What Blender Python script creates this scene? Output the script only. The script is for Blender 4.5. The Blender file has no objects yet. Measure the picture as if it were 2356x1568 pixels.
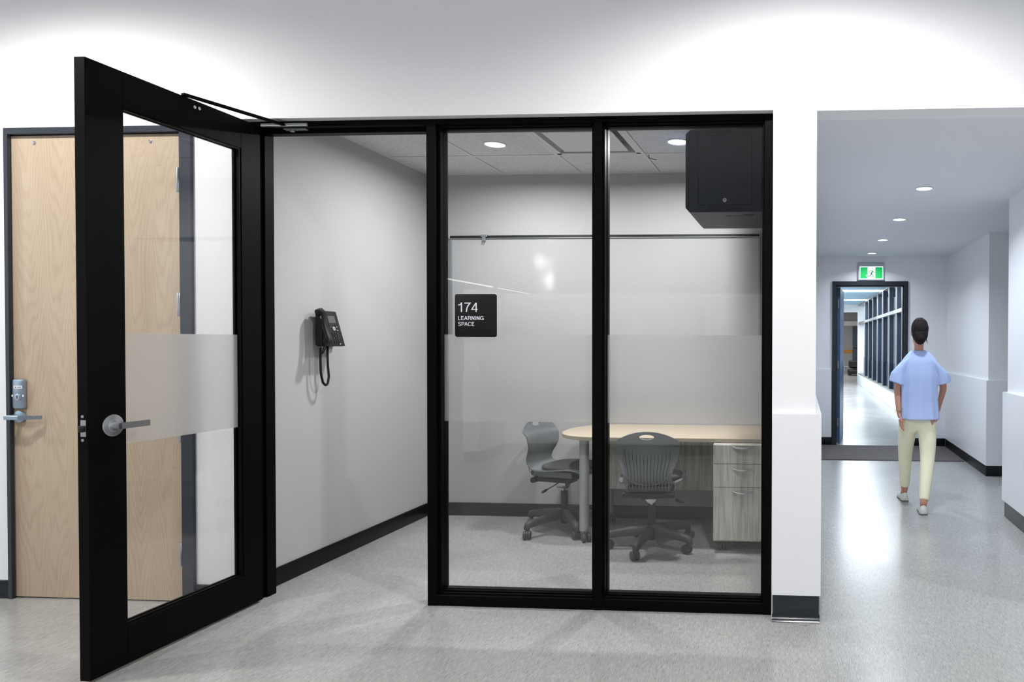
import bpy, bmesh, math, random
from mathutils import Vector, Matrix
C = bpy.context.scene
COL = C.collection
PI = math.pi

# ------------------------------------------------------------------ camera
cam_d = bpy.data.cameras.new('camera'); cam = bpy.data.objects.new('camera', cam_d); COL.objects.link(cam); C.camera = cam
YAW, PITCH, ROLL, CX, CY, F = 0.061793, 0.0142196, 0.0035153, 1741.243, 809.548, 1620.0
fwd = Vector((-math.sin(YAW)*math.cos(PITCH), math.cos(YAW)*math.cos(PITCH), -math.sin(PITCH)))
rt = Vector((math.cos(YAW), math.sin(YAW), 0)); up = rt.cross(fwd)
r2 = math.cos(ROLL)*rt + math.sin(ROLL)*up; u2 = -math.sin(ROLL)*rt + math.cos(ROLL)*up
M = Matrix((r2, u2, -fwd)).transposed().to_4x4(); M.translation = Vector((0, 0, 1.37)); cam.matrix_world = M
cam_d.sensor_width = 36; cam_d.lens = F*36/2356
cam_d.shift_x = (1178-CX)/2356; cam_d.shift_y = (CY-784)/2356; cam_d.clip_start = 0.05; cam_d.clip_end = 200

# ------------------------------------------------------------------ world, lights, exposure
w = bpy.data.worlds.new('sky'); C.world = w; w.use_nodes = True
w.node_tree.nodes['Background'].inputs[0].default_value = (0.72, 0.86, 1.0, 1)
w.node_tree.nodes['Background'].inputs[1].default_value = 1.6
C.view_settings.view_transform = 'Standard'; C.view_settings.look = 'None'
C.view_settings.exposure = 0.0; C.view_settings.gamma = 1.0; C.view_settings.use_curve_mapping = False
C.cycles.use_denoising = True; C.cycles.max_bounces = 10; C.cycles.diffuse_bounces = 5; C.cycles.glossy_bounces = 5
C.cycles.transmission_bounces = 8; C.cycles.transparent_max_bounces = 16; C.cycles.sample_clamp_indirect = 6
C.cycles.caustics_reflective = False; C.cycles.caustics_refractive = False

def area(name, loc, direction, sx, sy, power, col=(1, 1, 1), shape='RECTANGLE', spread=PI):
    d = bpy.data.lights.new(name, 'AREA'); d.shape = shape; d.size = sx
    if shape in ('RECTANGLE', 'ELLIPSE'): d.size_y = sy
    d.energy = power; d.color = col; d.spread = spread
    o = bpy.data.objects.new(name, d); COL.objects.link(o); o.location = loc
    o.rotation_euler = Vector(direction).to_track_quat('-Z', 'Y').to_euler(); return o
def spot(name, loc, power, col=(1, 1, 1), size=160, blend=1.0, radius=.06, direction=(0, 0, -1)):
    d = bpy.data.lights.new(name, 'SPOT'); d.energy = power; d.color = col
    d.spot_size = math.radians(size); d.spot_blend = blend; d.shadow_soft_size = radius
    o = bpy.data.objects.new(name, d); COL.objects.link(o); o.location = loc
    o.rotation_euler = Vector(direction).to_track_quat('-Z', 'Y').to_euler(); return o

area('window_light_right', (5.85, 1.05, 1.9), (-1, 0, -0.05), 4.0, 2.4, 32, (0.74, 0.90, 1.0))  # added bluish fill from the right, no window is built there
area('window_light_left', (-8.8, -1.0, 1.9), (1, 0.1, -0.05), 5.0, 2.4, 36, (0.74, 0.90, 1.0))  # added bluish fill from the left end, no window behind it
area('window_light_behind', (3.9, -6.8, 2.55), (-0.2, 1, -.05), 3.6, 1.4, 35, (0.88, 0.94, 1.0))  # added frontal fill behind the camera, not a window
LOBBY_SPOTS = [(-7.0, 2.3), (-3.7, 2.3), (0.05, 2.3), (3.4, 2.3), (-7.9, 0.0), (-4.35, 0.0), (-0.1, 0.0), (3.9, 0.0)]
for i, (x, y) in enumerate(LOBBY_SPOTS):
    spot('lobby_lamp', (x, y, 3.375), 165 if y > 1 else 75, (1.0, 0.985, 0.97), 159, .5, .07)
for (x, y) in ((-2.02, 4.555), (-0.80, 4.555)):
    area('room_lamp', (x, y, 2.655), (0, 0, -1), .12, .12, 29, (1.0, 1.0, 1.0), 'DISK', math.radians(172))
for y in (5.24, 6.54, 7.84, 9.0):
    area('corridor_lamp', (0.9, y, 2.488), (0, 0, -1), .1, .1, 13.0 if y < 8.5 else 6, (0.82, 0.91, 1.0), 'DISK', math.radians(140))
for y in (13.66, 17.44, 21.22): area('hall_strip_lamp', (0.73, y, 2.625), (0, 0, -1), 2.3, .15, 140, (0.86, 0.94, 1.0))
area('far_room_lamp', (1.2, 28, 2.7), (0, 0, -1), 2.0, 4.0, 110, (1, .98, .95))

# ------------------------------------------------------------------ materials
def newmat(name):
    m = bpy.data.materials.new(name); m.use_nodes = True
    return m, m.node_tree.nodes, m.node_tree.links, m.node_tree.nodes['Principled BSDF']
def lin(c): return tuple(((v/255.)/12.92 if v/255. <= .04045 else ((v/255.+.055)/1.055)**2.4) for v in c)
def mat(name, rgb, rough=.5, metal=0., spec=.5, var=.03, scale=30, bump=0., coat=0., bscale=None, **kw):
    m, n, l, b = newmat(name); c = lin(rgb)
    tc = n.new('ShaderNodeTexCoord'); nz = n.new('ShaderNodeTexNoise'); nz.inputs['Scale'].default_value = scale; nz.inputs['Detail'].default_value = 4
    l.new(tc.outputs['Object'], nz.inputs['Vector'])
    mx = n.new('ShaderNodeMix'); mx.data_type = 'RGBA'
    mx.inputs[6].default_value = tuple(v*(1-var) for v in c)+(1,); mx.inputs[7].default_value = tuple(min(1, v*(1+var)) for v in c)+(1,)
    l.new(nz.outputs['Fac'], mx.inputs[0]); l.new(mx.outputs[2], b.inputs['Base Color'])
    b.inputs['Roughness'].default_value = rough; b.inputs['Metallic'].default_value = metal; b.inputs['Specular IOR Level'].default_value = spec
    if coat: b.inputs['Coat Weight'].default_value = coat; b.inputs['Coat Roughness'].default_value = .1
    if bump:
        bp = n.new('ShaderNodeBump'); bp.inputs['Strength'].default_value = bump; bp.inputs['Distance'].default_value = .002
        nb = n.new('ShaderNodeTexNoise'); nb.inputs['Scale'].default_value = bscale or scale*6; nb.inputs['Detail'].default_value = 5
        l.new(tc.outputs['Object'], nb.inputs['Vector']); l.new(nb.outputs['Fac'], bp.inputs['Height']); l.new(bp.outputs[0], b.inputs['Normal'])
    if 'sheen' in kw: b.inputs['Sheen Weight'].default_value = kw['sheen']
    return m
def emit(name, rgb, s):
    m, n, l, b = newmat(name); c = lin(rgb)
    b.inputs['Base Color'].default_value = c+(1,); b.inputs['Emission Color'].default_value = c+(1,); b.inputs['Emission Strength'].default_value = s
    return m
def math_(n, l, op, a, b=None, c=None):
    q = n.new('ShaderNodeMath'); q.operation = op
    for i, v in enumerate((a, b, c)):
        if v is None: continue
        if isinstance(v, (int, float)): q.inputs[i].default_value = v
        else: l.new(v, q.inputs[i])
    return q.outputs[0]

WHITE = mat('white_wall_paint', (236, 236, 238), .75, var=.006, scale=3, bump=.04, bscale=300)
SATIN = mat('white_satin_panel', (234, 235, 238), .32, var=.005, scale=3)
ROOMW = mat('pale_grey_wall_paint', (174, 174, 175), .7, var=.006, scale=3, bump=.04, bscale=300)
CEILP = mat('corridor_ceiling_paint', (226, 228, 232), .8, var=.006, scale=3)
BLACK = mat('black_anodised_aluminium', (3, 3, 4), .5, .0, .07, var=.1, scale=12)
BLACKD = mat('black_gasket', (6, 6, 6), .5, 0, .2)
NAVY = mat('charcoal_steel_frame', (38, 43, 53), .4, 0, .5, var=.05, scale=8)
RUBBER = mat('black_rubber_base', (13, 13, 15), .4, 0, .3, var=.08, scale=10)
RUBBERG = mat('glossy_black_cove_base', (28, 34, 42), .18, 0, .5, var=.08, scale=10)
CHROME = mat('brushed_steel', (196, 197, 201), .28, 1.0, .5, var=.08, scale=60)
STEEL2 = mat('satin_blue_grey_steel', (160, 174, 190), .35, .85, .5, var=.06, scale=60)
BPLAST = mat('black_plastic', (20, 20, 21), .45, 0, .4, var=.08, scale=40, bump=.05)
CASTERP = mat('dark_grey_nylon', (58, 58, 59), .5, 0, .4, var=.08, scale=40)
GPLAST = mat('grey_moulded_plastic', (114, 118, 120), .42, 0, .45, var=.04, scale=50, bump=.05)
SLOTM = mat('dark_rib_slot', (52, 54, 56), .6)
GPAD = mat('charcoal_seat_fabric', (78, 78, 80), .9, 0, .2, var=.1, scale=200, bump=.3)
RACKM = mat('dark_navy_powder_coat', (27, 34, 48), .5, 0, .4, var=.05, scale=30)
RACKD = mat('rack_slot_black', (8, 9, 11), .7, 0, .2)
LEGM = mat('grey_painted_steel_leg', (158, 162, 165), .35, .3, .5, var=.04, scale=20)
WBOARD = mat('glossy_whiteboard', (172, 173, 174), .09, 0, .5, var=.004, scale=3)
ALU = mat('aluminium_trim', (150, 154, 156), .4, .6, .5)
SIGNB = mat('black_sign_plate', (20, 20, 21), .5, 0, .2)
SIGNW = mat('pale_sign_lettering', (222, 224, 230), .6, 0, .2)
SIGNPAD = mat('white_sign_edge', (226, 226, 228), .6)
LAMPE = emit('lamp_diffuser', (255, 255, 255), 6)
LAMPT = mat('white_lamp_trim', (215, 216, 218), .4)
TEE = mat('white_ceiling_grid', (214, 214, 214), .5)
SKIN = mat('skin', (196, 140, 118), .55, 0, .4, var=.05, scale=40)
HAIR = mat('dark_brown_hair', (26, 18, 17), .7, 0, .25, var=.25, scale=90, bump=.5, bscale=200)
BLOUSE = mat('pale_blue_cotton', (178, 196, 238), .85, 0, .2, var=.04, scale=30, bump=.2)
TROUS = mat('pale_yellow_twill', (236, 233, 205), .85, 0, .2, var=.03, scale=30, bump=.2)
SHOE = mat('pale_grey_leather', (206, 208, 200), .5, 0, .4)
SHOESOLE = mat('grey_shoe_sole', (110, 112, 108), .7)
GOLD = mat('gold_bracelet', (212, 190, 130), .3, .9)
FINM = mat('dark_blue_mullion', (20, 34, 54), .4, 0, .5)
CURB = mat('white_concrete_curb', (214, 224, 228), .5, var=.03, scale=10)
SLATB = mat('blue_ceiling_slat', (176, 206, 224), .5)
LEAFB = mat('blue_grey_door_paint', (58, 92, 128), .35)
DARKM = mat('black_machine_plastic', (16, 16, 17), .5)
ORANGE = mat('orange_wood_rail', (205, 142, 48), .5)
GDOOR = mat('dark_grey_blue_door', (70, 82, 92), .5)
SNOW = mat('white_outdoor_wall', (240, 244, 250), .9)
DBUILD = mat('dark_blue_outdoor_wall', (22, 40, 66), .8)
GREEN = emit('exit_green', (0, 165, 80), .75)
EXITW = emit('exit_white', (240, 255, 250), .9)
EXITD = emit('exit_figure_green', (20, 120, 80), .3)
EXITC = mat('exit_housing', (176, 182, 190), .5)
LCD = mat('grey_phone_screen', (88, 88, 86), .25)
KEYL = mat('pale_key_print', (150, 150, 152), .6)

def floor_mat():
    m, n, l, b = newmat('grey_flecked_linoleum')
    tc = n.new('ShaderNodeTexCoord')
    def noise(sx, sy, sc, det, lo, hi, off=0):
        mp = n.new('ShaderNodeMapping'); mp.inputs['Scale'].default_value = (sx, sy, 1); mp.inputs['Location'].default_value = (off, off*.7, 0)
        l.new(tc.outputs['Object'], mp.inputs['Vector'])
        z = n.new('ShaderNodeTexNoise'); z.inputs['Scale'].default_value = sc; z.inputs['Detail'].default_value = det; z.inputs['Roughness'].default_value = .65
        l.new(mp.outputs[0], z.inputs['Vector'])
        r = n.new('ShaderNodeMapRange'); r.inputs['From Min'].default_value = lo; r.inputs['From Max'].default_value = hi; l.new(z.outputs['Fac'], r.inputs['Value'])
        return r.outputs[0]
    fine = noise(1, .085, 300, 3, .28, .72)
    med = noise(1, .14, 60, 4, .3, .7, 5)
    dark = noise(1, .10, 210, 2, .64, .76, 11)
    v = math_(n, l, 'MULTIPLY_ADD', fine, .75, .14)
    v = math_(n, l, 'MULTIPLY_ADD', med, .22, v)
    cr = n.new('ShaderNodeMix'); cr.data_type = 'RGBA'
    cr.inputs[6].default_value = lin((118, 118, 117))+(1,); cr.inputs[7].default_value = lin((184, 184, 182))+(1,); l.new(v, cr.inputs[0])
    c2 = n.new('ShaderNodeMix'); c2.data_type = 'RGBA'; l.new(dark, c2.inputs[0]); l.new(cr.outputs[2], c2.inputs[6]); c2.inputs[7].default_value = lin((92, 92, 92))+(1,)
    l.new(c2.outputs[2], b.inputs['Base Color'])
    rr = noise(1, 1, 2.2, 2, .3, .7, 3)
    l.new(math_(n, l, 'MULTIPLY_ADD', rr, .06, .20), b.inputs['Roughness'])
    b.inputs['Specular IOR Level'].default_value = .55
    bp = n.new('ShaderNodeBump'); bp.inputs['Strength'].default_value = .06; bp.inputs['Distance'].default_value = .001
    l.new(fine, bp.inputs['Height']); l.new(bp.outputs[0], b.inputs['Normal'])
    return m
FLOORM = floor_mat()

def veneer(name, c1, c2, flitch=.2, amp=1.0, freq=42., rough=.45, soft=1.0, seam=True):
    """rotary / flat-cut wood veneer: nested cathedral figure on bookmatched strips, grain along local Z"""
    m, n, l, b = newmat(name)
    tc = n.new('ShaderNodeTexCoord'); sp = n.new('ShaderNodeSeparateXYZ'); l.new(tc.outputs['Object'], sp.inputs[0])
    X, Z = sp.outputs['X'], sp.outputs['Z']
    def nz(vx, vz, sc, det, off):
        cb = n.new('ShaderNodeCombineXYZ'); l.new(math_(n, l, 'MULTIPLY', X, vx), cb.inputs[0]); l.new(math_(n, l, 'MULTIPLY', Z, vz), cb.inputs[1]); cb.inputs[2].default_value = off
        t = n.new('ShaderNodeTexNoise'); t.inputs['Scale'].default_value = sc; t.inputs['Detail'].default_value = det; l.new(cb.outputs[0], t.inputs['Vector']); return t.outputs['Fac']
    warp = nz(3, .8, 1.6, 2, 2.)
    u = math_(n, l, 'PINGPONG', math_(n, l, 'MULTIPLY_ADD', warp, .05, math_(n, l, 'ADD', X, 10.03)), flitch/2)
    big = nz(4.5, .55, 1.3, 2, 9.)
    q = math_(n, l, 'MULTIPLY', math_(n, l, 'MULTIPLY', u, u), 60.*amp)
    v = math_(n, l, 'SUBTRACT', math_(n, l, 'MULTIPLY', Z, .45), q)
    v = math_(n, l, 'MULTIPLY_ADD', big, .9, v)
    v = math_(n, l, 'MULTIPLY_ADD', nz(30, 1.5, 1.5, 3, 4.), .03, v)
    s = math_(n, l, 'SINE', math_(n, l, 'MULTIPLY', v, freq))
    s = math_(n, l, 'MULTIPLY_ADD', s, .5, .5)
    s = math_(n, l, 'POWER', s, 2.2)
    fib = nz(150, 3, 2.0, 4, 7.)
    blot = nz(7, .9, 1.6, 3, 1.)
    f = math_(n, l, 'MULTIPLY_ADD', s, .42*soft, math_(n, l, 'MULTIPLY', fib, .45))
    f = math_(n, l, 'MULTIPLY_ADD', blot, .45, f)
    f = math_(n, l, 'SUBTRACT', f, .1)
    mx = n.new('ShaderNodeMix'); mx.data_type = 'RGBA'; mx.clamp_factor = True
    mx.inputs[6].default_value = lin(c1)+(1,); mx.inputs[7].default_value = lin(c2)+(1,); l.new(f, mx.inputs[0]); l.new(mx.outputs[2], b.inputs['Base Color'])
    b.inputs['Roughness'].default_value = rough
    return m
BIRCH = veneer('pale_birch_veneer', (198, 181, 159), (156, 131, 105), flitch=.15, amp=.62, freq=105., soft=.42, rough=.5)
def streak(name, c1, c2):
    m, n, l, b = newmat(name)
    tc = n.new('ShaderNodeTexCoord')
    def nz(sx, sz, sc, det, off, dist=0.):
        mp = n.new('ShaderNodeMapping'); mp.inputs['Scale'].default_value = (sx, 1, sz); mp.inputs['Location'].default_value = (off, 0, off); l.new(tc.outputs['Object'], mp.inputs['Vector'])
        z = n.new('ShaderNodeTexNoise'); z.inputs['Scale'].default_value = sc; z.inputs['Detail'].default_value = det; z.inputs['Distortion'].default_value = dist; l.new(mp.outputs[0], z.inputs['Vector']); return z.outputs['Fac']
    f = math_(n, l, 'MULTIPLY_ADD', nz(1, .06, 75, 5, 3., .4), 1.1, math_(n, l, 'MULTIPLY', nz(1, .10, 18, 3, 8., .8), .7))
    r = n.new('ShaderNodeMapRange'); r.inputs['From Min'].default_value = .68; r.inputs['From Max'].default_value = 1.12; l.new(f, r.inputs['Value'])
    mx = n.new('ShaderNodeMix'); mx.data_type = 'RGBA'; mx.inputs[6].default_value = lin(c1)+(1,); mx.inputs[7].default_value = lin(c2)+(1,); l.new(r.outputs[0], mx.inputs[0]); l.new(mx.outputs[2], b.inputs['Base Color'])
    b.inputs['Roughness'].default_value = .5; return m
GRAYW = streak('grey_washed_wood_laminate', (214, 213, 205), (174, 171, 161))
GRAYD = streak('grey_wood_laminate_panel', (212, 211, 204), (168, 166, 158))
def desk_mat():
    m, n, l, b = newmat('pale_maple_laminate')
    tc = n.new('ShaderNodeTexCoord'); mp = n.new('ShaderNodeMapping'); mp.inputs['Scale'].default_value = (2, 60, 10); l.new(tc.outputs['Object'], mp.inputs['Vector'])
    z = n.new('ShaderNodeTexNoise'); z.inputs['Scale'].default_value = 1.5; z.inputs['Detail'].default_value = 5; l.new(mp.outputs[0], z.inputs['Vector'])
    mx = n.new('ShaderNodeMix'); mx.data_type = 'RGBA'; mx.inputs[6].default_value = lin((194, 181, 160))+(1,); mx.inputs[7].default_value = lin((174, 160, 139))+(1,)
    l.new(z.outputs['Fac'], mx.inputs[0]); l.new(mx.outputs[2], b.inputs['Base Color']); b.inputs['Roughness'].default_value = .4
    return m
DESKM = desk_mat()
DESKE = mat('desk_edge_band', (160, 150, 132), .5, var=.06, scale=60)
def tile_mat():
    m, n, l, b = newmat('mineral_ceiling_tile')
    tc = n.new('ShaderNodeTexCoord')
    z = n.new('ShaderNodeTexNoise'); z.inputs['Scale'].default_value = 120; z.inputs['Detail'].default_value = 4; l.new(tc.outputs['Object'], z.inputs['Vector'])
    r = n.new('ShaderNodeMapRange'); r.inputs['From Min'].default_value = .35; r.inputs['From Max'].default_value = .5; l.new(z.outputs['Fac'], r.inputs['Value'])
    mx = n.new('ShaderNodeMix'); mx.data_type = 'RGBA'; mx.inputs[6].default_value = lin((186, 186, 186))+(1,); mx.inputs[7].default_value = lin((216, 216, 216))+(1,)
    l.new(r.outputs[0], mx.inputs[0]); l.new(mx.outputs[2], b.inputs['Base Color']); b.inputs['Roughness'].default_value = .95
    bp = n.new('ShaderNodeBump'); bp.inputs['Strength'].default_value = .5; bp.inputs['Distance'].default_value = .002; l.new(z.outputs['Fac'], bp.inputs['Height']); l.new(bp.outputs[0], b.inputs['Normal'])
    return m
TILEM = tile_mat()
def carpet_mat():
    m, n, l, b = newmat('ribbed_entrance_mat')
    tc = n.new('ShaderNodeTexCoord'); wv = n.new('ShaderNodeTexWave'); wv.bands_direction = 'DIAGONAL'; wv.inputs['Scale'].default_value = 22; wv.inputs['Distortion'].default_value = 1.5; wv.inputs['Detail Scale'].default_value = 12
    l.new(tc.outputs['Object'], wv.inputs['Vector'])
    mx = n.new('ShaderNodeMix'); mx.data_type = 'RGBA'; mx.inputs[6].default_value = lin((60, 58, 60))+(1,); mx.inputs[7].default_value = lin((128, 122, 122))+(1,)
    l.new(wv.outputs['Fac'], mx.inputs[0]); l.new(mx.outputs[2], b.inputs['Base Color']); b.inputs['Roughness'].default_value = .95
    bp = n.new('ShaderNodeBump'); bp.inputs['Distance'].default_value = .004; l.new(wv.outputs['Fac'], bp.inputs['Height']); l.new(bp.outputs[0], b.inputs['Normal'])
    return m
MATM = carpet_mat()
def glass_mat(name, tint=(.985, .986, .986), ior=1.5):
    m = bpy.data.materials.new(name); m.use_nodes = True; n, l = m.node_tree.nodes, m.node_tree.links
    n.remove(n['Principled BSDF']); out = n['Material Output']
    t = n.new('ShaderNodeBsdfTransparent'); t.inputs[0].default_value = tint+(1,)
    g = n.new('ShaderNodeBsdfGlossy'); g.inputs['Roughness'].default_value = 0.0
    fr = n.new('ShaderNodeFresnel'); ge = n.new('ShaderNodeNewGeometry'); mr = n.new('ShaderNodeMapRange'); mr.inputs['To Min'].default_value = ior; mr.inputs['To Max'].default_value = 1/ior; l.new(ge.outputs['Backfacing'], mr.inputs['Value']); l.new(mr.outputs[0], fr.inputs['IOR'])
    mx = n.new('ShaderNodeMixShader'); l.new(fr.outputs[0], mx.inputs[0]); l.new(t.outputs[0], mx.inputs[1]); l.new(g.outputs[0], mx.inputs[2]); l.new(mx.outputs[0], out.inputs[0])
    return m
GLASS = glass_mat('clear_glass')
def frost_mat():
    m = bpy.data.materials.new('frosted_film'); m.use_nodes = True; n, l = m.node_tree.nodes, m.node_tree.links
    n.remove(n['Principled BSDF']); out = n['Material Output']
    r = n.new('ShaderNodeBsdfRefraction'); r.inputs['Roughness'].default_value = .5; r.inputs['IOR'].default_value = 1.2; r.inputs[0].default_value = (1, 1, 1, 1)
    t = n.new('ShaderNodeBsdfTranslucent'); t.inputs[0].default_value = (.93, .93, .935, 1)
    d = n.new('ShaderNodeBsdfDiffuse'); d.inputs[0].default_value = (.8, .8, .79, 1)
    m1 = n.new('ShaderNodeMixShader'); m1.inputs[0].default_value = .18; l.new(r.outputs[0], m1.inputs[1]); l.new(t.outputs[0], m1.inputs[2])
    m2 = n.new('ShaderNodeMixShader'); m2.inputs[0].default_value = .16; l.new(m1.outputs[0], m2.inputs[1]); l.new(d.outputs[0], m2.inputs[2])
    l.new(m2.outputs[0], out.inputs[0]); return m
FROST = frost_mat()

# ------------------------------------------------------------------ geometry helpers
class MB:
    def __init__(s): s.bm = bmesh.new()
    def box(s, x0, x1, y0, y1, z0, z1, bev=0., seg=1, rot=None):
        g = bmesh.new(); bmesh.ops.create_cube(g, size=1)
        for v in g.verts: v.co = Vector(((x0+x1)/2+v.co.x*(x1-x0), (y0+y1)/2+v.co.y*(y1-y0), (z0+z1)/2+v.co.z*(z1-z0)))
        if bev: bmesh.ops.bevel(g, geom=list(g.edges), offset=bev, segments=seg, affect='EDGES', profile=.5)
        if rot: bmesh.ops.transform(g, matrix=rot, verts=g.verts)
        s.add(g); return s
    def add(s, g):
        me = bpy.data.meshes.new('t'); g.to_mesh(me); g.free(); s.bm.from_mesh(me); bpy.data.meshes.remove(me)
    def cyl(s, a, b, r, r2=None, n=20, cap=True, bev=0.):
        a, b = Vector(a), Vector(b); d = b-a; L = d.length; g = bmesh.new()
        bmesh.ops.create_cone(g, cap_ends=cap, segments=n, radius1=r, radius2=r if r2 is None else r2, depth=L)
        if bev:
            e = [e for e in g.edges if abs(e.verts[0].co.z-e.verts[1].co.z) < 1e-6]
            bmesh.ops.bevel(g, geom=e, offset=bev, segments=2, affect='EDGES', profile=.5)
        m = Matrix.Translation((a+b)/2) @ d.to_track_quat('Z', 'Y').to_matrix().to_4x4()
        bmesh.ops.transform(g, matrix=m, verts=g.verts); s.add(g); return s
    def ball(s, c, r, sub=3, M=None):
        g = bmesh.new(); bmesh.ops.create_icosphere(g, subdivisions=sub, radius=1)
        r = (r, r, r) if isinstance(r, (int, float)) else r
        for v in g.verts: v.co = Vector((v.co.x*r[0], v.co.y*r[1], v.co.z*r[2]))
        if M: bmesh.ops.transform(g, matrix=M, verts=g.verts)
        bmesh.ops.translate(g, vec=Vector(c), verts=g.verts); s.add(g); return s
    def tube(s, pts, r, n=10, caps=True):
        pts = [Vector(p) for p in pts]; rs = r if isinstance(r, (list, tuple)) else [r]*len(pts)
        g = bmesh.new(); rings = []; nrm = None
        for i, p in enumerate(pts):
            t = (pts[min(i+1, len(pts)-1)]-pts[max(i-1, 0)]).normalized()
            if nrm is None: nrm = t.orthogonal().normalized()
            else: nrm = (nrm-t*nrm.dot(t)).normalized()
            bn = t.cross(nrm)
            rings.append([g.verts.new(p+rs[i]*(math.cos(2*PI*k/n)*nrm+math.sin(2*PI*k/n)*bn)) for k in range(n)])
        for A, B in zip(rings, rings[1:]):
            for k in range(n): g.faces.new((A[k], A[(k+1) % n], B[(k+1) % n], B[k]))
        if caps: g.faces.new(rings[0][::-1]); g.faces.new(rings[-1])
        s.add(g); return s
    def loft(s, rings, cap=True, closed=True):
        g = bmesh.new(); R = [[g.verts.new(Vector(p)) for p in r] for r in rings]; n = len(R[0])
        for A, B in zip(R, R[1:]):
            for k in range(n if closed else n-1): g.faces.new((A[k], A[(k+1) % n], B[(k+1) % n], B[k]))
        if cap and closed: g.faces.new(R[0][::-1]); g.faces.new(R[-1])
        bmesh.ops.recalc_face_normals(g, faces=g.faces); s.add(g); return s
    def prism(s, poly, axis, a, b, bev=0.):
        """poly: 2D outline in the two other axes, extruded along axis from a to b"""
        def P(p, t):
            return {'x': (t, p[0], p[1]), 'y': (p[0], t, p[1]), 'z': (p[0], p[1], t)}[axis]
        g = bmesh.new(); A = [g.verts.new(P(p, a)) for p in poly]; B = [g.verts.new(P(p, b)) for p in poly]; n = len(poly)
        g.faces.new(A); g.faces.new(B[::-1])
        for k in range(n): g.faces.new((A[k], B[k], B[(k+1) % n], A[(k+1) % n]))
        bmesh.ops.recalc_face_normals(g, faces=g.faces)
        if bev: bmesh.ops.bevel(g, geom=list(g.edges), offset=bev, segments=2, affect='EDGES', profile=.5)
        s.add(g); return s
    def build(s, name, material, parent=None, smooth=35, loc=None, origin=None):
        me = bpy.data.meshes.new(name); bm = s.bm
        bmesh.ops.recalc_face_normals(bm, faces=bm.faces)
        if origin is not None: bmesh.ops.translate(bm, vec=-Vector(origin), verts=bm.verts)
        if smooth:
            for f in bm.faces: f.smooth = True
            th = math.radians(smooth)
            for e in bm.edges:
                if len(e.link_faces) == 2 and e.calc_face_angle(0) > th: e.smooth = False
                elif len(e.link_faces) != 2: e.smooth = False
        bm.to_mesh(me); bm.free(); me.materials.append(material)
        o = bpy.data.objects.new(name, me); COL.objects.link(o)
        if origin is not None: o.location = origin
        if parent: o.parent = parent; 
        if loc: o.location = loc
        return o
def box(name, m, dims, parent=None, bev=0., seg=2, origin=None):
    b = MB(); b.box(*dims, bev=bev, seg=seg); return b.build(name, m, parent, origin=origin)
def tag(o, label=None, cat=None, group=None, kind=None):
    if label: o['label'] = label
    if cat: o['category'] = cat
    if group: o['group'] = group
    if kind: o['kind'] = kind
    return o
def empty(name, loc=(0, 0, 0), label=None, cat=None, group=None, kind=None, rz=0):
    o = bpy.data.objects.new(name, None); COL.objects.link(o); o.location = loc; o.rotation_euler = (0, 0, rz); o.empty_display_size = .1
    return tag(o, label, cat, group, kind)
def copy_tree(o, parent=None):
    c = o.copy(); COL.objects.link(c); c.parent = parent
    for ch in list(o.children): copy_tree(ch, c)
    return c
def struct(o, label=None): o['kind'] = 'structure'; 
def S(name, m, boxes, bev=0., smooth=35):
    b = MB()
    for d in boxes: b.box(*d, bev=bev)
    o = b.build(name, m, smooth=smooth); o['kind'] = 'structure'; return o
def rrect(w, h, r, n=6, cx=0, cy=0):
    pts = []
    for (sx, sy, a0) in ((1, 1, 0), (-1, 1, 90), (-1, -1, 180), (1, -1, 270)):
        for k in range(n+1):
            a = math.radians(a0+90*k/n); pts.append((cx+sx*(w/2-r)+r*math.cos(a), cy+sy*(h/2-r)+r*math.sin(a)))
    return pts
def arcp(cx, cy, rx, ry, a0, a1, n=14): return [(cx+rx*math.cos(math.radians(a0+(a1-a0)*k/n)), cy+ry*math.sin(math.radians(a0+(a1-a0)*k/n))) for k in range(n+1)]
# grotesque capitals: (advance width, strokes) on cap height 1, stroke centre lines
GL = {'1': (.556, [[(.39, 0), (.39, 1.0)], [(.12, .745), (.25, .765), (.34, .84), (.385, .985)]]),
 '7': (.556, [[(.04, .945), (.52, .945), (.37, .72), (.25, .42), (.20, 0)]]),
 '4': (.556, [[(.42, 0), (.42, .98)], [(.40, .95), (.06, .285), (.06, .27), (.54, .27)]]),
 'L': (.60, [[(.13, 1.0), (.13, .055), (.58, .055)]]),
 'E': (.70, [[(.64, .945), (.13, .945), (.13, .055), (.66, .055)], [(.13, .52), (.60, .52)]]),
 'A': (.72, [[(.045, 0), (.36, .985)], [(.675, 0), (.36, .985)], [(.16, .33), (.56, .33)]]),
 'R': (.75, [[(.13, 0), (.13, .945), (.42, .945)]+arcp(.45, .725, .20, .22, 90, -90)+[(.13, .505)], [(.46, .505)]+[(.60, .43), (.635, .33), (.645, .10), (.70, 0)]]),
 'N': (.74, [[(.13, 0), (.13, 1.0)], [(.13, .96), (.61, .04)], [(.61, 0), (.61, 1.0)]]),
 'I': (.29, [[(.145, 0), (.145, 1.0)]]),
 'G': (.80, [arcp(.41, .5, .335, .46, 38, 348, 30)+[(.72, .47), (.45, .47)], [(.735, 0), (.735, .47)]]),
 'S': (.68, [arcp(.34, .735, .24, .225, 15, 262, 20)+arcp(.34, .265, .255, .23, 75, -170, 20)]),
 'P': (.68, [[(.13, 0), (.13, .945), (.40, .945)]+arcp(.42, .70, .21, .245, 90, -90)+[(.13, .455)]]),
 'C': (.75, [arcp(.40, .5, .325, .46, 42, 318, 30)])}
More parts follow.
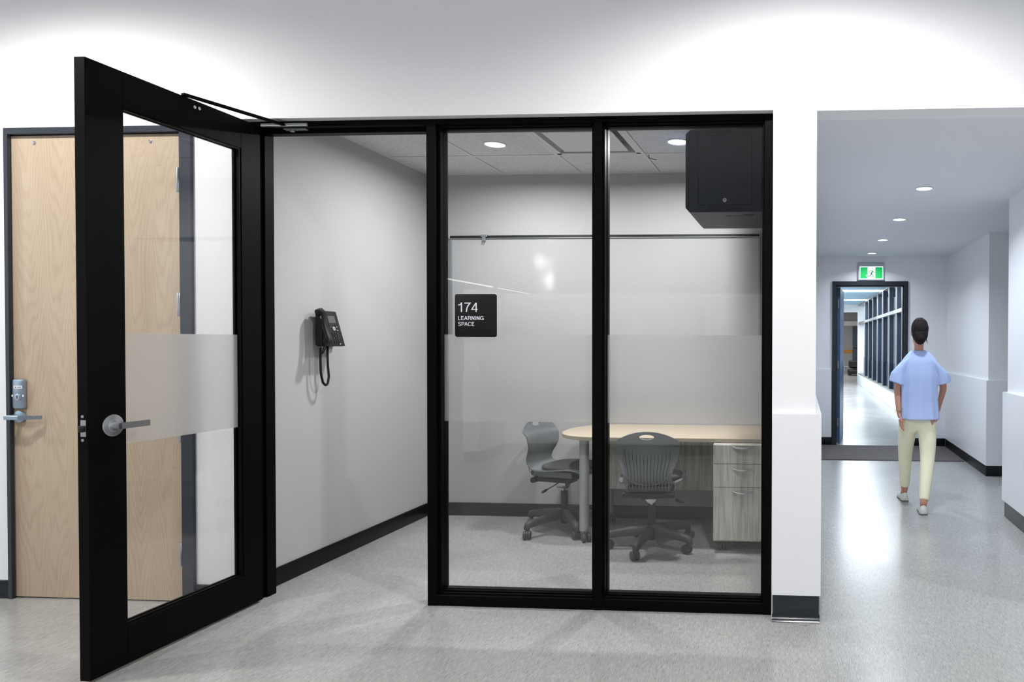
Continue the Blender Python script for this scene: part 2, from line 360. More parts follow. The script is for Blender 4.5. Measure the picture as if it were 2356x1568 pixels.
def text_obj(name, body, x0, x1, z0, z1, y, m, parent, depth=.0008, weight=.1, **kw):
    adv = 0.; polys = []
    for c in body:
        wd, st = GL[c]
        for pl in st:
            P = [Vector((p[0]+adv, p[1])) for p in pl]; L = []; Rr_ = []
            for i, p in enumerate(P):
                d0 = (P[i]-P[i-1]).normalized() if i > 0 else None; d1_ = (P[i+1]-P[i]).normalized() if i < len(P)-1 else None
                a = d0 or d1_; b_ = d1_ or d0; n0 = Vector((-a.y, a.x)); n1 = Vector((-b_.y, b_.x)); nn = (n0+n1)
                nn = nn/max(.3, nn.dot(n0)) if nn.length > .01 else n0
                L.append(p+nn*weight/2); Rr_.append(p-nn*weight/2)
            polys.append((L, Rr_))
        adv += wd+.04
    xs = [q.x for A_, B_ in polys for q in A_+B_]; a, b2 = min(xs), max(xs)
    g = bmesh.new()
    def P3_(q, f): return g.verts.new((x0+(q.x-a)/(b2-a)*(x1-x0), y-(depth if f else -.0002), z0+min(1, max(0, q.y))*(z1-z0)))
    for ip, (A_, B_) in enumerate(polys):
        depth = .0008+.00006*ip
        vs = [[P3_(q, f) for q in A_]+[P3_(q, f) for q in B_] for f in (0, 1)]; n = len(A_)
        for i in range(n-1):
            for v in vs: g.faces.new((v[i], v[i+1], v[n+i+1], v[n+i]))
            g.faces.new((vs[0][i], vs[0][i+1], vs[1][i+1], vs[1][i])); g.faces.new((vs[0][n+i], vs[0][n+i+1], vs[1][n+i+1], vs[1][n+i]))
    b = MB(); b.add(g); return b.build(name, m, parent, smooth=0)
def applied(o):
    dg = bpy.context.evaluated_depsgraph_get(); dg.update(); me = bpy.data.meshes.new_from_object(o.evaluated_get(dg))
    o.modifiers.clear(); o.data = me; return o

# ------------------------------------------------------------------ shell
H0 = 3.42
FY, FB = 3.466, 3.62            # facade face / back
S('floor', FLOORM, [(-9.2, 6.2, -16, 36, -.08, 0)])
S('ceiling_lobby', WHITE, [(-9.2, 6.2, -16, FB, H0, H0+.1)])
S('wall_front', WHITE, [(-9.0, -4.180, FY, FB, 0, H0), (-4.180, -3.145, FY, FB, 2.476, H0), (-3.145, -2.925, FY, FB, 0, H0),
                        (-2.925, -.138, FY, FB, 2.507, H0), (-.138, .076, FY, FB, 0, H0), (.076, 1.63, FY, FB, 2.50, H0), (1.63, 6.0, FY, FB, 0, H0)], smooth=0)
S('wall_lobby_left', WHITE, [(-9.2, -9.0, -16, FB, 0, H0)])
S('wall_lobby_right', WHITE, [(6.0, 6.2, -16, FB, 0, H0)])
S('wall_lobby_back', WHITE, [(-9.2, 6.2, -16.2, -16, 0, H0)])
S('wall_lobby_partition', WHITE, [(-3.78, -3.61, -1.4, -.56, 0, 1.95), (-3.61, 6.0, -1.4, -1.26, 0, 1.95)], smooth=0)
S('trim_11', SATIN, [(-3.79, -3.60, -.56, -.545, .13, 1.01), (-3.61, -3.595, -1.245, -.56, .13, 1.01), (-3.595, 6.0, -1.26, -1.245, .13, 1.01)], smooth=0)
S('baseboard_lobby_partition', RUBBER, [(-3.78, -3.605, -.56, -.55, 0, .12), (-3.61, -3.60, -1.25, -.56, 0, .12), (-3.60, 6.0, -1.26, -1.25, 0, .12)], smooth=0)
S('trim_10', SATIN, [(-9.0, -4.182, FY-.006, FY, .097, 2.462)], smooth=0)
# learning room
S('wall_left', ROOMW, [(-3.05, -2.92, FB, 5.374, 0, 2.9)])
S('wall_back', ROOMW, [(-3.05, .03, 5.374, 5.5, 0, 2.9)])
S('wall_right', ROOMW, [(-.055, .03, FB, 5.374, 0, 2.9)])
def base(name, dims, m=RUBBER, bev=.004): return tag(box(name, m, dims, bev=bev), kind='structure')
base('baseboard_left', (-2.92, -2.908, FB+.002, 5.374, 0, .1016))
base('baseboard_back', (-2.908, -.055, 5.362, 5.374, 0, .1016))
base('baseboard_front_left', (-3.134, -2.925, FY-.012, FY, 0, .1))
base('baseboard_front_far_left', (-9, -4.172, FY-.012, FY, 0, .095), RUBBERG)
# suspended ceiling: grid and tiles
ceil = empty('ceiling', (-1.5, 4.5, 2.668), kind='structure')
GX = [-2.92, -2.310, -1.7004, -1.0908, -.4812, -.055]; GY = [3.62, 4.2295, 4.839, 5.374]
g = MB()
for x in GX[1:-1]: g.box(x-.012, x+.012, 3.62, 5.374, 2.6665, 2.674)
for y in GY[1:-1]: g.box(-2.92, -.055, y-.012, y+.012, 2.6668, 2.674)
g.box(-2.92, -2.900, 3.62, 5.374, 2.6662, 2.674); g.box(-.075, -.055, 3.62, 5.374, 2.6662, 2.674); g.box(-2.92, -.055, 5.354, 5.374, 2.6662, 2.674); g.box(-2.92, -.055, 3.62, 3.64, 2.6662, 2.674)
g.build('ceiling_grid', TEE, ceil).matrix_parent_inverse = ceil.matrix_world.inverted() if False else Matrix.Translation((1.5, -4.5, -2.668))
for i in range(5):
    for j in range(3):
        if (i, j) == (2, 1): continue
        b = MB(); b.box(GX[i]+.014, GX[i+1]-.014, GY[j]+.014, GY[j+1]-.014, 2.6705, 2.684, bev=.002)
        t = b.build('ceiling_tile', TILEM, ceil); t.matrix_parent_inverse = Matrix.Translation((1.5, -4.5, -2.668))
S('ceiling_slab', WHITE, [(-3.05, .076, FB, 5.5, 2.9, 3.0)])
# air diffuser
dcx, dcy = -1.3956, 4.534
dif = empty('air_diffuser', (dcx, dcy, 2.668), 'square white ceiling air diffuser with a central flat plate between the two downlights', 'air vent')
b = MB()
for (a0, a1, zz, zt) in ((.297, .262, 2.668, 2.674), ): 
    for s_ in (-1, 1):
        b.box(dcx-.297, dcx+.297, dcy+s_*.28-.017, dcy+s_*.28+.017, 2.668, 2.676); b.box(dcx+s_*.28-.017, dcx+s_*.28+.017, dcy-.297, dcy+.297, 2.668, 2.676)
fr = b.build('frame', TEE, dif); fr.matrix_parent_inverse = Matrix.Translation((-dcx, -dcy, -2.668))
def sq(h, z): return [(dcx-h, dcy-h, z), (dcx+h, dcy-h, z), (dcx+h, dcy+h, z), (dcx-h, dcy+h, z)]
b = MB(); b.loft([sq(.263, 2.672), sq(.20, 2.735)], cap=False); b.loft([sq(.2, 2.735), sq(.2, 2.74)], cap=True)
c_ = b.build('cone', mat('diffuser_inner', (150, 150, 150), .6), dif, smooth=0); c_.matrix_parent_inverse = Matrix.Translation((-dcx, -dcy, -2.668))
b = MB(); b.box(dcx-.222, dcx+.222, dcy-.222, dcy+.222, 2.668, 2.673, bev=.002); b.cyl((dcx, dcy, 2.672), (dcx, dcy, 2.736), .02)
c_ = b.build('plate', TEE, dif); c_.matrix_parent_inverse = Matrix.Translation((-dcx, -dcy, -2.668))

def downlight(x, y, z, r, label, group=None):
    o = empty('ceiling_downlight', (x, y, z), label, 'ceiling light', group)
    b = MB(); n = 32
    prof = [(r+.014, 0), (r+.014, -.004), (r+.004, -.006), (r, -.001), (r, .004)]
    b.loft([[(q*math.cos(2*PI*k/n), q*math.sin(2*PI*k/n), h) for k in range(n)] for q, h in prof], cap=False); b.build('trim_ring', LAMPT, o)
    b = MB(); b.cyl((0, 0, -.001), (0, 0, .003), r, n=32); b.build('lens', LAMPE, o)
    return o
downlight(-2.02, 4.555, 2.6700, .062, 'left round recessed downlight in the tiled ceiling of the glazed room')
downlight(-0.80, 4.555, 2.6700, .062, 'round recessed downlight beside the black wall cabinet')
for i, y in enumerate((5.24, 6.54, 7.84, 9.0)):
    downlight(0.9, y, 2.5, .054, ['nearest round downlight in the corridor ceiling', 'second nearest round downlight in the corridor ceiling',
              'third round downlight in the corridor ceiling, counting from the nearest', 'farthest round downlight in the corridor, above the exit sign'][i], 'corridor downlights')

# ------------------------------------------------------------------ corridor shell
S('ceiling_corridor', CEILP, [(.076, 3.2, FB, 9.41, 2.5, 2.6)])
S('wall_corridor_left', WHITE, [(.03, .076, FB, 9.41, 0, 2.9)], smooth=0)
base('baseboard_corridor_left', (.076, .09, 3.61, 9.385, 0, .13))
S('wall_corridor_far', WHITE, [(-.06, .42, 9.41, 9.53, 0, 2.9), (1.415, 3.2, 9.41, 9.53, 0, 2.9), (.42, 1.415, 9.41, 9.53, 2.178, 2.9)], smooth=0)
S('wall_corridor_right_near', WHITE, [(1.63, 1.80, FB, 5.65, 0, 2.5)])
S('wall_corridor_right', WHITE, [(1.93, 3.2, 7.37, 9.41, 0, 2.5)])
S('wall_niche', WHITE, [(3.2, 3.3, 3.62, 9.53, 0, 2.6)])
S('trim_1', SATIN, [(-.134, .104, 3.432, FY, .132, 1.02), (.076, .104, FY, 9.385, .132, 1.02)], smooth=0)                 # column panel
S('trim_2', SATIN, [(.104, .415, 9.39, 9.41, .11, 1.015), (1.42, 1.91, 9.39, 9.41, .11, 1.0)], bev=.002)
S('trim_3', SATIN, [(1.905, 1.93, 7.345, 9.41, .11, .985), (1.93, 3.2, 7.345, 7.37, .11, .985)], smooth=0)
S('trim_4', SATIN, [(1.60, 1.63, FB, 5.68, .13, .985), (1.63, 1.80, 5.65, 5.68, .13, .985)], smooth=0)
base('baseboard_corridor_far', (.2, .418, 9.385, 9.409, 0, .11)); base('baseboard_corridor_far_right', (1.418, 1.905, 9.385, 9.409, 0, .11))
base('baseboard_corridor_right', (1.908, 1.93, 7.36, 9.385, 0, .11)); base('baseboard_niche', (1.908, 3.2, 7.348, 7.36, 0, .11))
base('baseboard_corridor_right_near', (1.615, 1.63, FB, 5.665, 0, .13)); base('baseboard_front_right', (1.63, 6, FY-.012, FY, 0, .1))
b = MB(); b.box(-.132, .098, 3.447, 3.60, 0, .132, bev=.012, seg=4)
g2 = [(3.447, .03), (3.44, .012), (3.428, .002), (3.428, 0), (3.46, 0), (3.46, .03)]
b.prism(g2, 'x', -.134, .1)
tag(b.build('baseboard_column', RUBBERG), kind='structure')

# ------------------------------------------------------------------ glazed screen (window_1): frame members + panes
YF, YG, YB = 3.515, 3.575, 3.635
W1 = empty('window_1', (-1.03, YG, 0), 'black framed full height glass screen with two panes beside the open door', 'window', kind='structure')
PI1 = Matrix.Translation((1.03, -YG, 0))
def w1(name, m, boxes, bev=.0015, label=None):
    b = MB()
    for d in boxes: b.box(*d, bev=bev)
    o = b.build(name, m, W1); o.matrix_parent_inverse = PI1
    if label: o['label'] = label
    return o
Z1 = 2.507
w1('jamb', BLACK, [(-2.92, -2.846, YF, YB, 0, Z1), (-2.86, -2.832, YF+.055, YB, 0, Z1)])
w1('mullion', BLACK, [(-1.921, -1.873, YF, YB, 0, Z1), (-1.875, -1.857, YF+.022, YG-.006, .05, 2.47), (-1.935, -1.921, YF+.055, YB, 0, 2.46)])
w1('mullion', BLACK, [(-1.048, -1.006, YF, YB, 0, Z1), (-1.008, -.996, YF+.022, YG-.006, .05, 2.47), (-1.062, -1.046, YF+.022, YG-.006, .05, 2.47)])
w1('jamb', BLACK, [(-.182, -.139, YF, YB, 0, Z1), (-.194, -.18, YF+.022, YG-.006, .05, 2.47)])
w1('header', BLACK, [(-2.845, -1.922, YF, YB, 2.478, Z1), (-2.83, -1.936, YF+.05, YB-.02, 2.458, 2.479)])
w1('header', BLACK, [(-1.872, -1.049, YF, YB, 2.479, Z1), (-1.856, -1.063, YF+.018, YF+.035, 2.47, 2.481), (-1.856, -1.063, YF+.04, YG-.006, 2.462, 2.481)])
w1('header', BLACK, [(-1.005, -.183, YF, YB, 2.479, Z1), (-.995, -.195, YF+.018, YF+.035, 2.47, 2.481), (-.995, -.195, YF+.04, YG-.006, 2.462, 2.481)])
for (a, c) in ((-1.872, -1.049), (-1.005, -.183)):
    w1('sill', BLACK, [(a, c, YF, YB, 0.004, .056), (a+.016, c-.012, YF+.02, YF+.036, .05, .064), (a+.016, c-.012, YF+.040, YG-.006, .05, .071)])
w1('base_seal', BLACKD, [(-1.921, -.139, YF+.004, YB-.004, 0, .006)], 0)
w1('glass_pane', GLASS, [(-1.868, -1.052, YG-.004, YG+.004, .058, 2.475)], 0)
w1('glass_pane', GLASS, [(-1.002, -.188, YG-.004, YG+.004, .058, 2.475)], 0)
w1('stop', BLACK, [(-1.872, -1.862, YG+.006, YB-.01, .056, 2.479), (-1.06, -1.05, YG+.006, YB-.01, .056, 2.479), (-1.86, -1.06, YG+.006, YB-.01, .056, .07), (-1.86, -1.06, YG+.006, YB-.01, 2.465, 2.479)])
w1('stop', BLACK, [(-1.004, -.994, YG+.006, YB-.01, .056, 2.479), (-.194, -.184, YG+.006, YB-.01, .056, 2.479), (-.992, -.196, YG+.006, YB-.01, .056, .07), (-.992, -.196, YG+.006, YB-.01, 2.465, 2.479)])
w1('frosted_film', FROST, [(-1.861, -1.061, YG+.0045, YG+.0053, .951, 1.404)], 0, 'band of frosted film')
w1('frosted_film', FROST, [(-.993, -.195, YG+.0045, YG+.0053, .951, 1.404)], 0, 'band of frosted film')
w1('strike_plate', CHROME, [(-1.9225, -1.921, YF+.012, YF+.045, .98, 1.07)], 0)

# ------------------------------------------------------------------ open glazed door (door_1)
D1 = empty('door_1', (-2.83, 3.515, 0), 'tall open glass door in a black metal frame with a frosted band', 'door', kind='structure')
D1.location = (-2.83, 3.515, 0); PD = Matrix.Translation((2.83, -3.515, 0))
XA, XB = -2.856, -2.811; Y0, Y1 = 2.612, 3.512; ZB, ZT = .012, 2.482; gy0, gy1, gz0, gz1 = 2.772, 3.376, .186, 2.326
def d1(name, m, boxes, bev=.0012, label=None, obj=None):
    b = obj or MB()
    for d in boxes: b.box(*d, bev=bev)
    o = b.build(name, m, D1); o.matrix_parent_inverse = PD
    if label: o['label'] = label
    return o
d1('stile', BLACK, [(XA, XB, Y0, gy0-.004, ZB, ZT)])
d1('stile', BLACK, [(XA, XB, gy1+.012, Y1, ZB, ZT)])
d1('rail', BLACK, [(XA, XB, gy0-.0035, gy1+.0115, gz1+.008, ZT)])
d1('rail', BLACK, [(XA, XB, gy0-.0035, gy1+.0115, ZB, gz0-.01)])
gm = (XA+XB)/2
d1('glazing_bead', BLACK, [(gm+.006, XB-.004, gy0-.004, gy0+.001, gz0-.01, gz1+.008), (gm+.006, XB-.004, gy1, gy1+.012, gz0-.01, gz1+.008),
                           (gm+.006, XB-.004, gy0, gy1, gz0-.01, gz0), (gm+.006, XB-.004, gy0, gy1, gz1, gz1+.008),
                           (XA+.004, gm-.006, gy0-.004, gy0+.001, gz0-.01, gz1+.008), (XA+.004, gm-.006, gy1, gy1+.012, gz0-.01, gz1+.008),
                           (XA+.004, gm-.006, gy0, gy1, gz0-.01, gz0), (XA+.004, gm-.006, gy0, gy1, gz1, gz1+.008)], 0)
d1('glass_pane', GLASS, [(gm-.003, gm+.003, gy0-.003, gy1+.010, gz0-.009, gz1+.007)], 0)
d1('frosted_film', FROST, [(gm+.0035, gm+.0043, gy0, gy1, .933, 1.398)], 0, 'band of frosted film')
# lever handles, latch
zc = 1.02; yc = 2.709
def lever(side):
    b = MB(); x0 = XB if side > 0 else XA; s_ = side
    b.cyl((x0, yc, zc), (x0+s_*.007, yc, zc), .045, n=40, bev=.002); b.cyl((x0+s_*.007, yc, zc), (x0+s_*.013, yc, zc), .026, n=32, bev=.002)
    b.cyl((x0+s_*.01, yc, zc), (x0+s_*.050, yc, zc), .0125, n=24)
    b.loft([[(x0+s_*(.050+dx), yc+dy, zc+dz) for dx, dz in ((-.007, -h), (.007, -h), (.007, h), (-.007, h))] for dy, h in ((-.0125, .011), (-.008, .0125), (.10, .0125), (.112, .0125))])
    o = b.build('lever_handle', CHROME, D1); o.matrix_parent_inverse = PD; return o
lever(1); lever(-1)
o = d1('latch_plate', CHROME, [(-2.842, -2.819, Y0-.0012, Y0, .986, 1.052)], 0)
b = MB(); b.box(-2.843, -2.822, Y0-.014, Y0, 1.004, 1.030, bev=.004, seg=2); d1('latch_bolt', BPLAST, [], obj=b)
for z in (1.066, .972):
    b = MB(); b.cyl((-2.833, Y0-.002, z), (-2.833, Y0, z), .006, n=16); d1('screw', CHROME, [], obj=b)
b = MB()
for y, z in ((3.14, 2.452), (3.115, 2.450)): b.cyl((XB, y, z), (XB+.003, y, z), .0075, n=16)
d1('closer_screw', CHROME, [], obj=b)
b = MB(); b.box(-.011, .011, 0, .53, -.006, .006, bev=.002)
bmesh.ops.rotate(b.bm, verts=b.bm.verts, cent=(0, 0, 0), matrix=Matrix.Rotation(-math.atan2(.14, .50), 3, 'Z'))
bmesh.ops.translate(b.bm, verts=b.bm.verts, vec=(-2.805, 3.045, 2.486))
d1('closer_arm', BLACK, [], obj=b)
b = MB(); b.box(-2.80, -2.55, 3.50, 3.514, 2.478, 2.494, bev=.002); b.cyl((-2.66, 3.545, 2.462), (-2.66, 3.545, 2.495), .012, n=16)
b.box(-2.70, -2.58, 3.53, 3.56, 2.470, 2.478, bev=.002)
d1('closer_bracket', ALU, [], obj=b)
b = MB(); b.box(XB, XB+.0015, 3.02, 3.10, .142, .150); d1('scuff_plate', ALU, [], obj=b) if False else b.bm.free()
for z in (.25, 1.2, 2.2):
    b = MB(); b.cyl((-2.842, 3.522, z-.06), (-2.842, 3.522, z+.06), .008, n=14); d1('hinge', BLACK, [], obj=b)

# ------------------------------------------------------------------ wooden door (door_2)
D2 = empty('door_2', (-3.7, FY, 0), 'pale birch wooden door in a charcoal steel frame behind the open glass door', 'door', kind='structure')
PD2 = Matrix.Translation((3.7, -FY, 0))
def d2(name, m, b, label=None, origin=None):
    o = b.build(name, m, D2, origin=origin); o.matrix_parent_inverse = PD2 
    if label: o['label'] = label
    return o
def bxs(*dl, bev=.0015):
    b = MB()
    for d in dl: b.box(*d, bev=bev)
    return b
d2('door_leaf', BIRCH, bxs((-4.162, -3.205, 3.472, 3.516, .006, 2.440)))
d2('frame', NAVY, bxs((-4.170, -4.148, 3.448, 3.466, 0, 2.476), (-4.179, -4.165, 3.466, 3.62, 0, 2.476), (-3.200, -3.136, 3.448, 3.466, 0, 2.476), (-3.200, -3.146, 3.466, 3.62, 0, 2.476), (-4.148, -3.200, 3.448, 3.62, 2.443, 2.476), (-4.165, -3.200, 3.53, 3.62, 0, 2.443)))
for z in (2.195, 1.553, .90, .258):
    b = MB(); b.cyl((-3.208, 3.452, z-.062), (-3.208, 3.452, z+.062), .0095, n=18, bev=.001)
    for k in (-.035, 0, .035): b.cyl((-3.208, 3.452, z+k-.001), (-3.208, 3.452, z+k+.001), .0102, n=18)
    d2('hinge', CHROME, b)
for x in (-4.022, -3.376):
    b = MB(); b.cyl((x, 3.468, 2.402), (x, 3.473, 2.402), .009, n=20, bev=.001); d2('bolt_cap', CHROME, b)
b = MB(); b.prism(rrect(.068, .154, .012, 5, -4.110, 1.083), 'y', 3.455, 3.473, bev=.004); o = d2('lock_housing', STEEL2, b)
b = MB(); b.box(-4.132, -4.085, 3.4538, 3.456, 1.112, 1.127); d2('lock_label', mat('white_lock_label', (228, 228, 232), .5), b)
b = MB(); b.box(-4.124, -4.119, 3.4532, 3.454, 1.116, 1.123); b.box(-4.113, -4.090, 3.4532, 3.454, 1.118, 1.1215); d2('label_mark', BPLAST, b)
b = MB(); b.cyl((-4.108, 3.450, 1.067), (-4.108, 3.456, 1.067), .0185, n=28, bev=.002); d2('key_cylinder', CHROME, b)
b = MB(); b.cyl((-4.108, 3.4488, 1.067), (-4.108, 3.4505, 1.067), .012, n=24); d2('cylinder_face', STEEL2, b)
b = MB(); b.box(-4.110, -4.106, 3.448, 3.449, 1.060, 1.074); d2('keyway', BPLAST, b)
b = MB(); b.box(-4.1435, -4.136, 3.4535, 3.457, 1.068, 1.080); d2('indicator', SIGNPAD, b)
b = MB(); b.box(-4.084, -4.077, 3.4535, 3.457, 1.068, 1.080); d2('indicator', SIGNPAD, b)
b = MB(); zl = .963; xl = -4.112
b.cyl((xl, 3.458, zl), (xl, 3.473, zl), .032, n=32, bev=.003); b.cyl((xl, 3.415, zl), (xl, 3.46, zl), .013, n=20)
b.box(xl-.024, xl+.062, 3.404, 3.420, zl-.0115, zl+.0115, bev=.004)
b.loft([[(xl+dx, yy, zl+dz) for yy, dz in ((3.404+k, -h), (3.418+k, -h), (3.418+k, h), (3.404+k, h))] for dx, h, k in ((.060, .0115, 0), (.138, .009, .026), (.146, .009, .030))])
d2('lever_handle', STEEL2, b)

# ------------------------------------------------------------------ room number sign on the glass
sg = empty('room_sign', (-1.6835, 3.566, 1.503), 'square black room number sign reading 174 LEARNING SPACE on the left pane', 'sign')
PS = Matrix.Translation((1.6835, -3.566, -1.503))
b = MB(); b.prism(rrect(.223, .223, .012, 6, -1.6835, 1.503), 'y', 3.562, 3.566, bev=.0008); o = b.build('plate', SIGNB, sg); o.matrix_parent_inverse = PS
b = MB(); b.prism(rrect(.226, .226, .013, 6, -1.6835, 1.503), 'y', 3.566, 3.5705); o = b.build('backing', SIGNPAD, sg); o.matrix_parent_inverse = PS
for nm, tx, d, of in (('number', '174', (-1.7775, -1.6735, 1.521, 1.570), .095), ('lettering', 'LEARNING', (-1.7775, -1.641, 1.4795, 1.4995), .13), ('lettering', 'SPACE', (-1.7775, -1.691, 1.449, 1.469), .13)):
    o = text_obj(nm, tx, *d, 3.5621, SIGNW, sg, weight=of); o.matrix_parent_inverse = PS

# ------------------------------------------------------------------ whiteboard
wb = empty('whiteboard', (-1.52, 5.37, 1.5), 'large glossy whiteboard on the back wall with a thin black rail on top', 'whiteboard')
PW = Matrix.Translation((1.52, -5.37, -1.5))
def wbp(name, m, b, label=None):
    o = b.build(name, m, wb); o.matrix_parent_inverse = PW
    if label: o['label'] = label
wbp('board', WBOARD, bxs((-2.725, -.318, 5.362, 5.374, .96, 2.168)))
wbp('side_trim', ALU, bxs((-2.745, -2.722, 5.358, 5.374, .955, 2.17))); wbp('side_trim', ALU, bxs((-.322, -.308, 5.358, 5.374, .955, 2.17)))
wbp('bottom_trim', ALU, bxs((-2.722, -.322, 5.345, 5.374, .94, .96)))
wbp('rail', BPLAST, bxs((-2.745, -.302, 5.352, 5.374, 2.174, 2.192)), 'black display rail'); wbp('rail_lip', ALU, bxs((-2.745, -.302, 5.350, 5.374, 2.167, 2.174)))
wbp('end_cap', CHROME, bxs((-2.748, -2.737, 5.348, 5.374, 2.17, 2.195))); wbp('end_cap', CHROME, bxs((-.312, -.300, 5.348, 5.374, 2.17, 2.195)))
mh = MB(); mh.box(-2.485, -2.435, 5.335, 5.351, 2.178, 2.196, bev=.003)
mh.box(-2.473, -2.447, 5.338, 5.350, 2.150, 2.180, bev=.002)
for x in (-2.468, -2.452): mh.tube([(x, 5.34, 2.155), (x, 5.334, 2.143), (x, 5.326, 2.146), (x, 5.324, 2.152)], .003, 6)
tag(mh.build('map_hook', ALU), 'small metal hook clipped on the black rail above the whiteboard', 'hook')

# ------------------------------------------------------------------ wall telephone
ph = empty('wall_telephone', (-2.92, 4.12, 1.40), 'black desk style telephone on a bracket on the grey side wall', 'telephone')
PP = Matrix.Translation((2.92, -4.12, -1.40))
def php(name, m, b, parent=None, label=None):
    o = b.build(name, m, parent or ph)
    if parent is None: o.matrix_parent_inverse = PP
    else: o.matrix_parent_inverse = parent.matrix_parent_inverse if False else Matrix()
    if label: o['label'] = label
    return o
php('wall_bracket', BPLAST, bxs((-2.92, -2.890, 4.085, 4.235, 1.335, 1.488), bev=.003))
# body: wedge whose face tilts out at the bottom; frame of the face
A = Vector((-2.872, 0, 1.548)); Bq = Vector((-2.812, 0, 1.337))         # face top / bottom (x, z)
ny, fy = 4.035, 4.195
b = MB(); b.prism([(A.x, A.z), (Bq.x, Bq.z), (Bq.x-.018, Bq.z-.003), (-2.892, 1.345), (-2.892, 1.50), (A.x-.02, A.z+.003)], 'y', ny, fy, bev=.004)
php('body', BPLAST, b)
fd = (Bq-A); fn = Vector((-fd.z, 0, fd.x)); fn.normalize()
if fn.x < 0: fn = -fn
def face(t, y, h=0.): return A+fd*t+fn*h+Vector((0, y, 0))
def fbox(y0, y1, t0, t1, h0, h1):
    b = MB(); b.loft([[face(t, y, h) for t, y in ((t0, y0), (t0, y1), (t1, y1), (t1, y0))] for h in (h0, h1)]); return b
php('screen', LCD, fbox(4.100, 4.163, .13, .34, -.001, .0015)); 
php('screen_bezel', DARKM, fbox(4.092, 4.172, .10, .125, 0, .003)); php('feature_key_bar', DARKM, fbox(4.092, 4.172, .36, .42, 0, .003))
b = MB(); b.cyl(face(.50, 4.128, 0), face(.50, 4.128, .004), .0135, n=24); b.cyl(face(.50, 4.128, .004), face(.50, 4.128, .0045), .006, n=16); php('navigation_button', KEYL, b)
for (y0, y1, t) in ((4.150, 4.165, .45), (4.150, 4.165, .55), (4.102, 4.107, .45)): php('soft_key', KEYL, fbox(y0, y1, t-.012, t+.012, 0, .003))
for r in range(5):
    for c in range(3):
        y = 4.107+c*.020; t = .66+r*.062
        k = fbox(y-.006, y+.006, t-.015, t+.015, 0, .0035); php('key', DARKM, k)
        if r < 4: php('key_mark', KEYL, fbox(y-.0018, y+.0018, t-.005, t+.005, .0035, .0042))
b = MB(); b.cyl(face(.93, 4.15, 0), face(.93, 4.15, .002), .007, n=18); php('speaker_key', KEYL, b)
# handset
hs = MB(); pts = [(-.012, .02, .016), (.02, .034, .021), (.10, .05, .018), (.3, .042, .014), (.5, .036, .013), (.7, .038, .014), (.86, .044, .018), (.94, .036, .020), (.98, .018, .014)]
rings = []
for t, h, hw in pts:
    c = face(t, 4.022, h-.012); rings.append([c+Vector((0, 1, 0))*(hw*1.15*math.cos(a))+fn*(hw*.75*math.sin(a)) for a in [2*PI*k/16 for k in range(16)]])
hs.loft(rings)
for t in (.06, .88): hs.cyl(face(t, 4.024, -.004), face(t, 4.024, .03), .022, n=20, bev=.003)
php('handset', BPLAST, hs)
b = MB(); b.box(-2.88, -2.845, 4.03, 4.06, 1.34, 1.50); php('cradle', BPLAST, b)
def coil(path, R, turns_per_m, r, n=6):
    path = [Vector(p) for p in path]; out = []; L = 0; nrm = None
    segs = [(b-a).length for a, b in zip(path, path[1:])]; total = sum(segs); N = int(total*turns_per_m*10)
    for i in range(N+1):
        d = total*i/N; k = 0; acc = 0
        while k < len(segs)-1 and acc+segs[k] < d: acc += segs[k]; k += 1
        p = path[k].lerp(path[k+1], (d-acc)/segs[k]); t = (path[k+1]-path[k]).normalized()
        a = Vector((1, 0, 0)); a = (a-t*a.dot(t)).normalized(); bb = t.cross(a); ang = 2*PI*d*turns_per_m
        out.append(p+R*(math.cos(ang)*a+math.sin(ang)*bb))
    return out
cp = []
for k in range(25):
    s = k/24.; ctrl = [(4.038, 1.325), (4.036, 1.25), (4.040, 1.17), (4.058, 1.118), (4.083, 1.098), (4.103, 1.112), (4.112, 1.15), (4.103, 1.21), (4.100, 1.27), (4.103, 1.335)]
    u = s*(len(ctrl)-1); i = min(int(u), len(ctrl)-2); f_ = u-i
    y = ctrl[i][0]*(1-f_)+ctrl[i+1][0]*f_; z = ctrl[i][1]*(1-f_)+ctrl[i+1][1]*f_; cp.append((-2.862, y, z))
b = MB(); b.tube(coil(cp, .0055, 230, .0018), .0020, 5); b.tube([(-2.862, 4.045, 1.36), (-2.862, 4.038, 1.325)], .003, 6); b.tube(cp, .0042, 6); php('coiled_cord', BPLAST, b)
b = MB(); b.tube([(-2.895, 4.12, 1.34), (-2.893, 4.095, 1.295), (-2.893, 4.088, 1.288), (-2.890, 4.098, 1.292), (-2.89, 4.135, 1.34)], .0028, 6); php('line_cord', CASTERP, b)

# ------------------------------------------------------------------ black wall cabinet (network rack)
rk = empty('wall_cabinet', (-.375, 4.51, 2.39), 'dark navy metal equipment cabinet hung high on the wall with vents and a lock', 'cabinet')
PR = Matrix.Translation((.375, -4.51, -2.39))
def rp(name, m, b, label=None):
    o = b.build(name, m, rk); o.matrix_parent_inverse = PR
    if label: o['label'] = label
x0, x1, zb, zt = -.692, -.056, 2.148, 2.640; ch = .025; yf, yb = 4.207, 4.82
rp('body', RACKM, MB().prism([(x0+ch, zb), (x1, zb), (x1, zt), (x0+ch, zt), (x0, zt-ch), (x0, zb+ch)], 'y', yf+.004, yb))
rp('door_edge', RACKM, bxs((x0-.001, x0+.02, yf-.0015, yf+.004, zb+.03, zt-.035)))
X1 = -.236
rp('side_frame', RACKM, bxs((x0+.022, -.618, yf, yf+.004, zb+.002, zt-.002), (-.292, X1, yf, yf+.004, zb+.002, zt-.002), (-.618, -.292, yf, yf+.004, zb+.002, 2.190), (-.618, -.292, yf, yf+.004, 2.607, zt-.002), bev=.0006))
rp('side_panel', RACKM, bxs((-.6155, -.2945, yf+.001, yf+.0045, 2.1925, 2.6045), bev=.001))
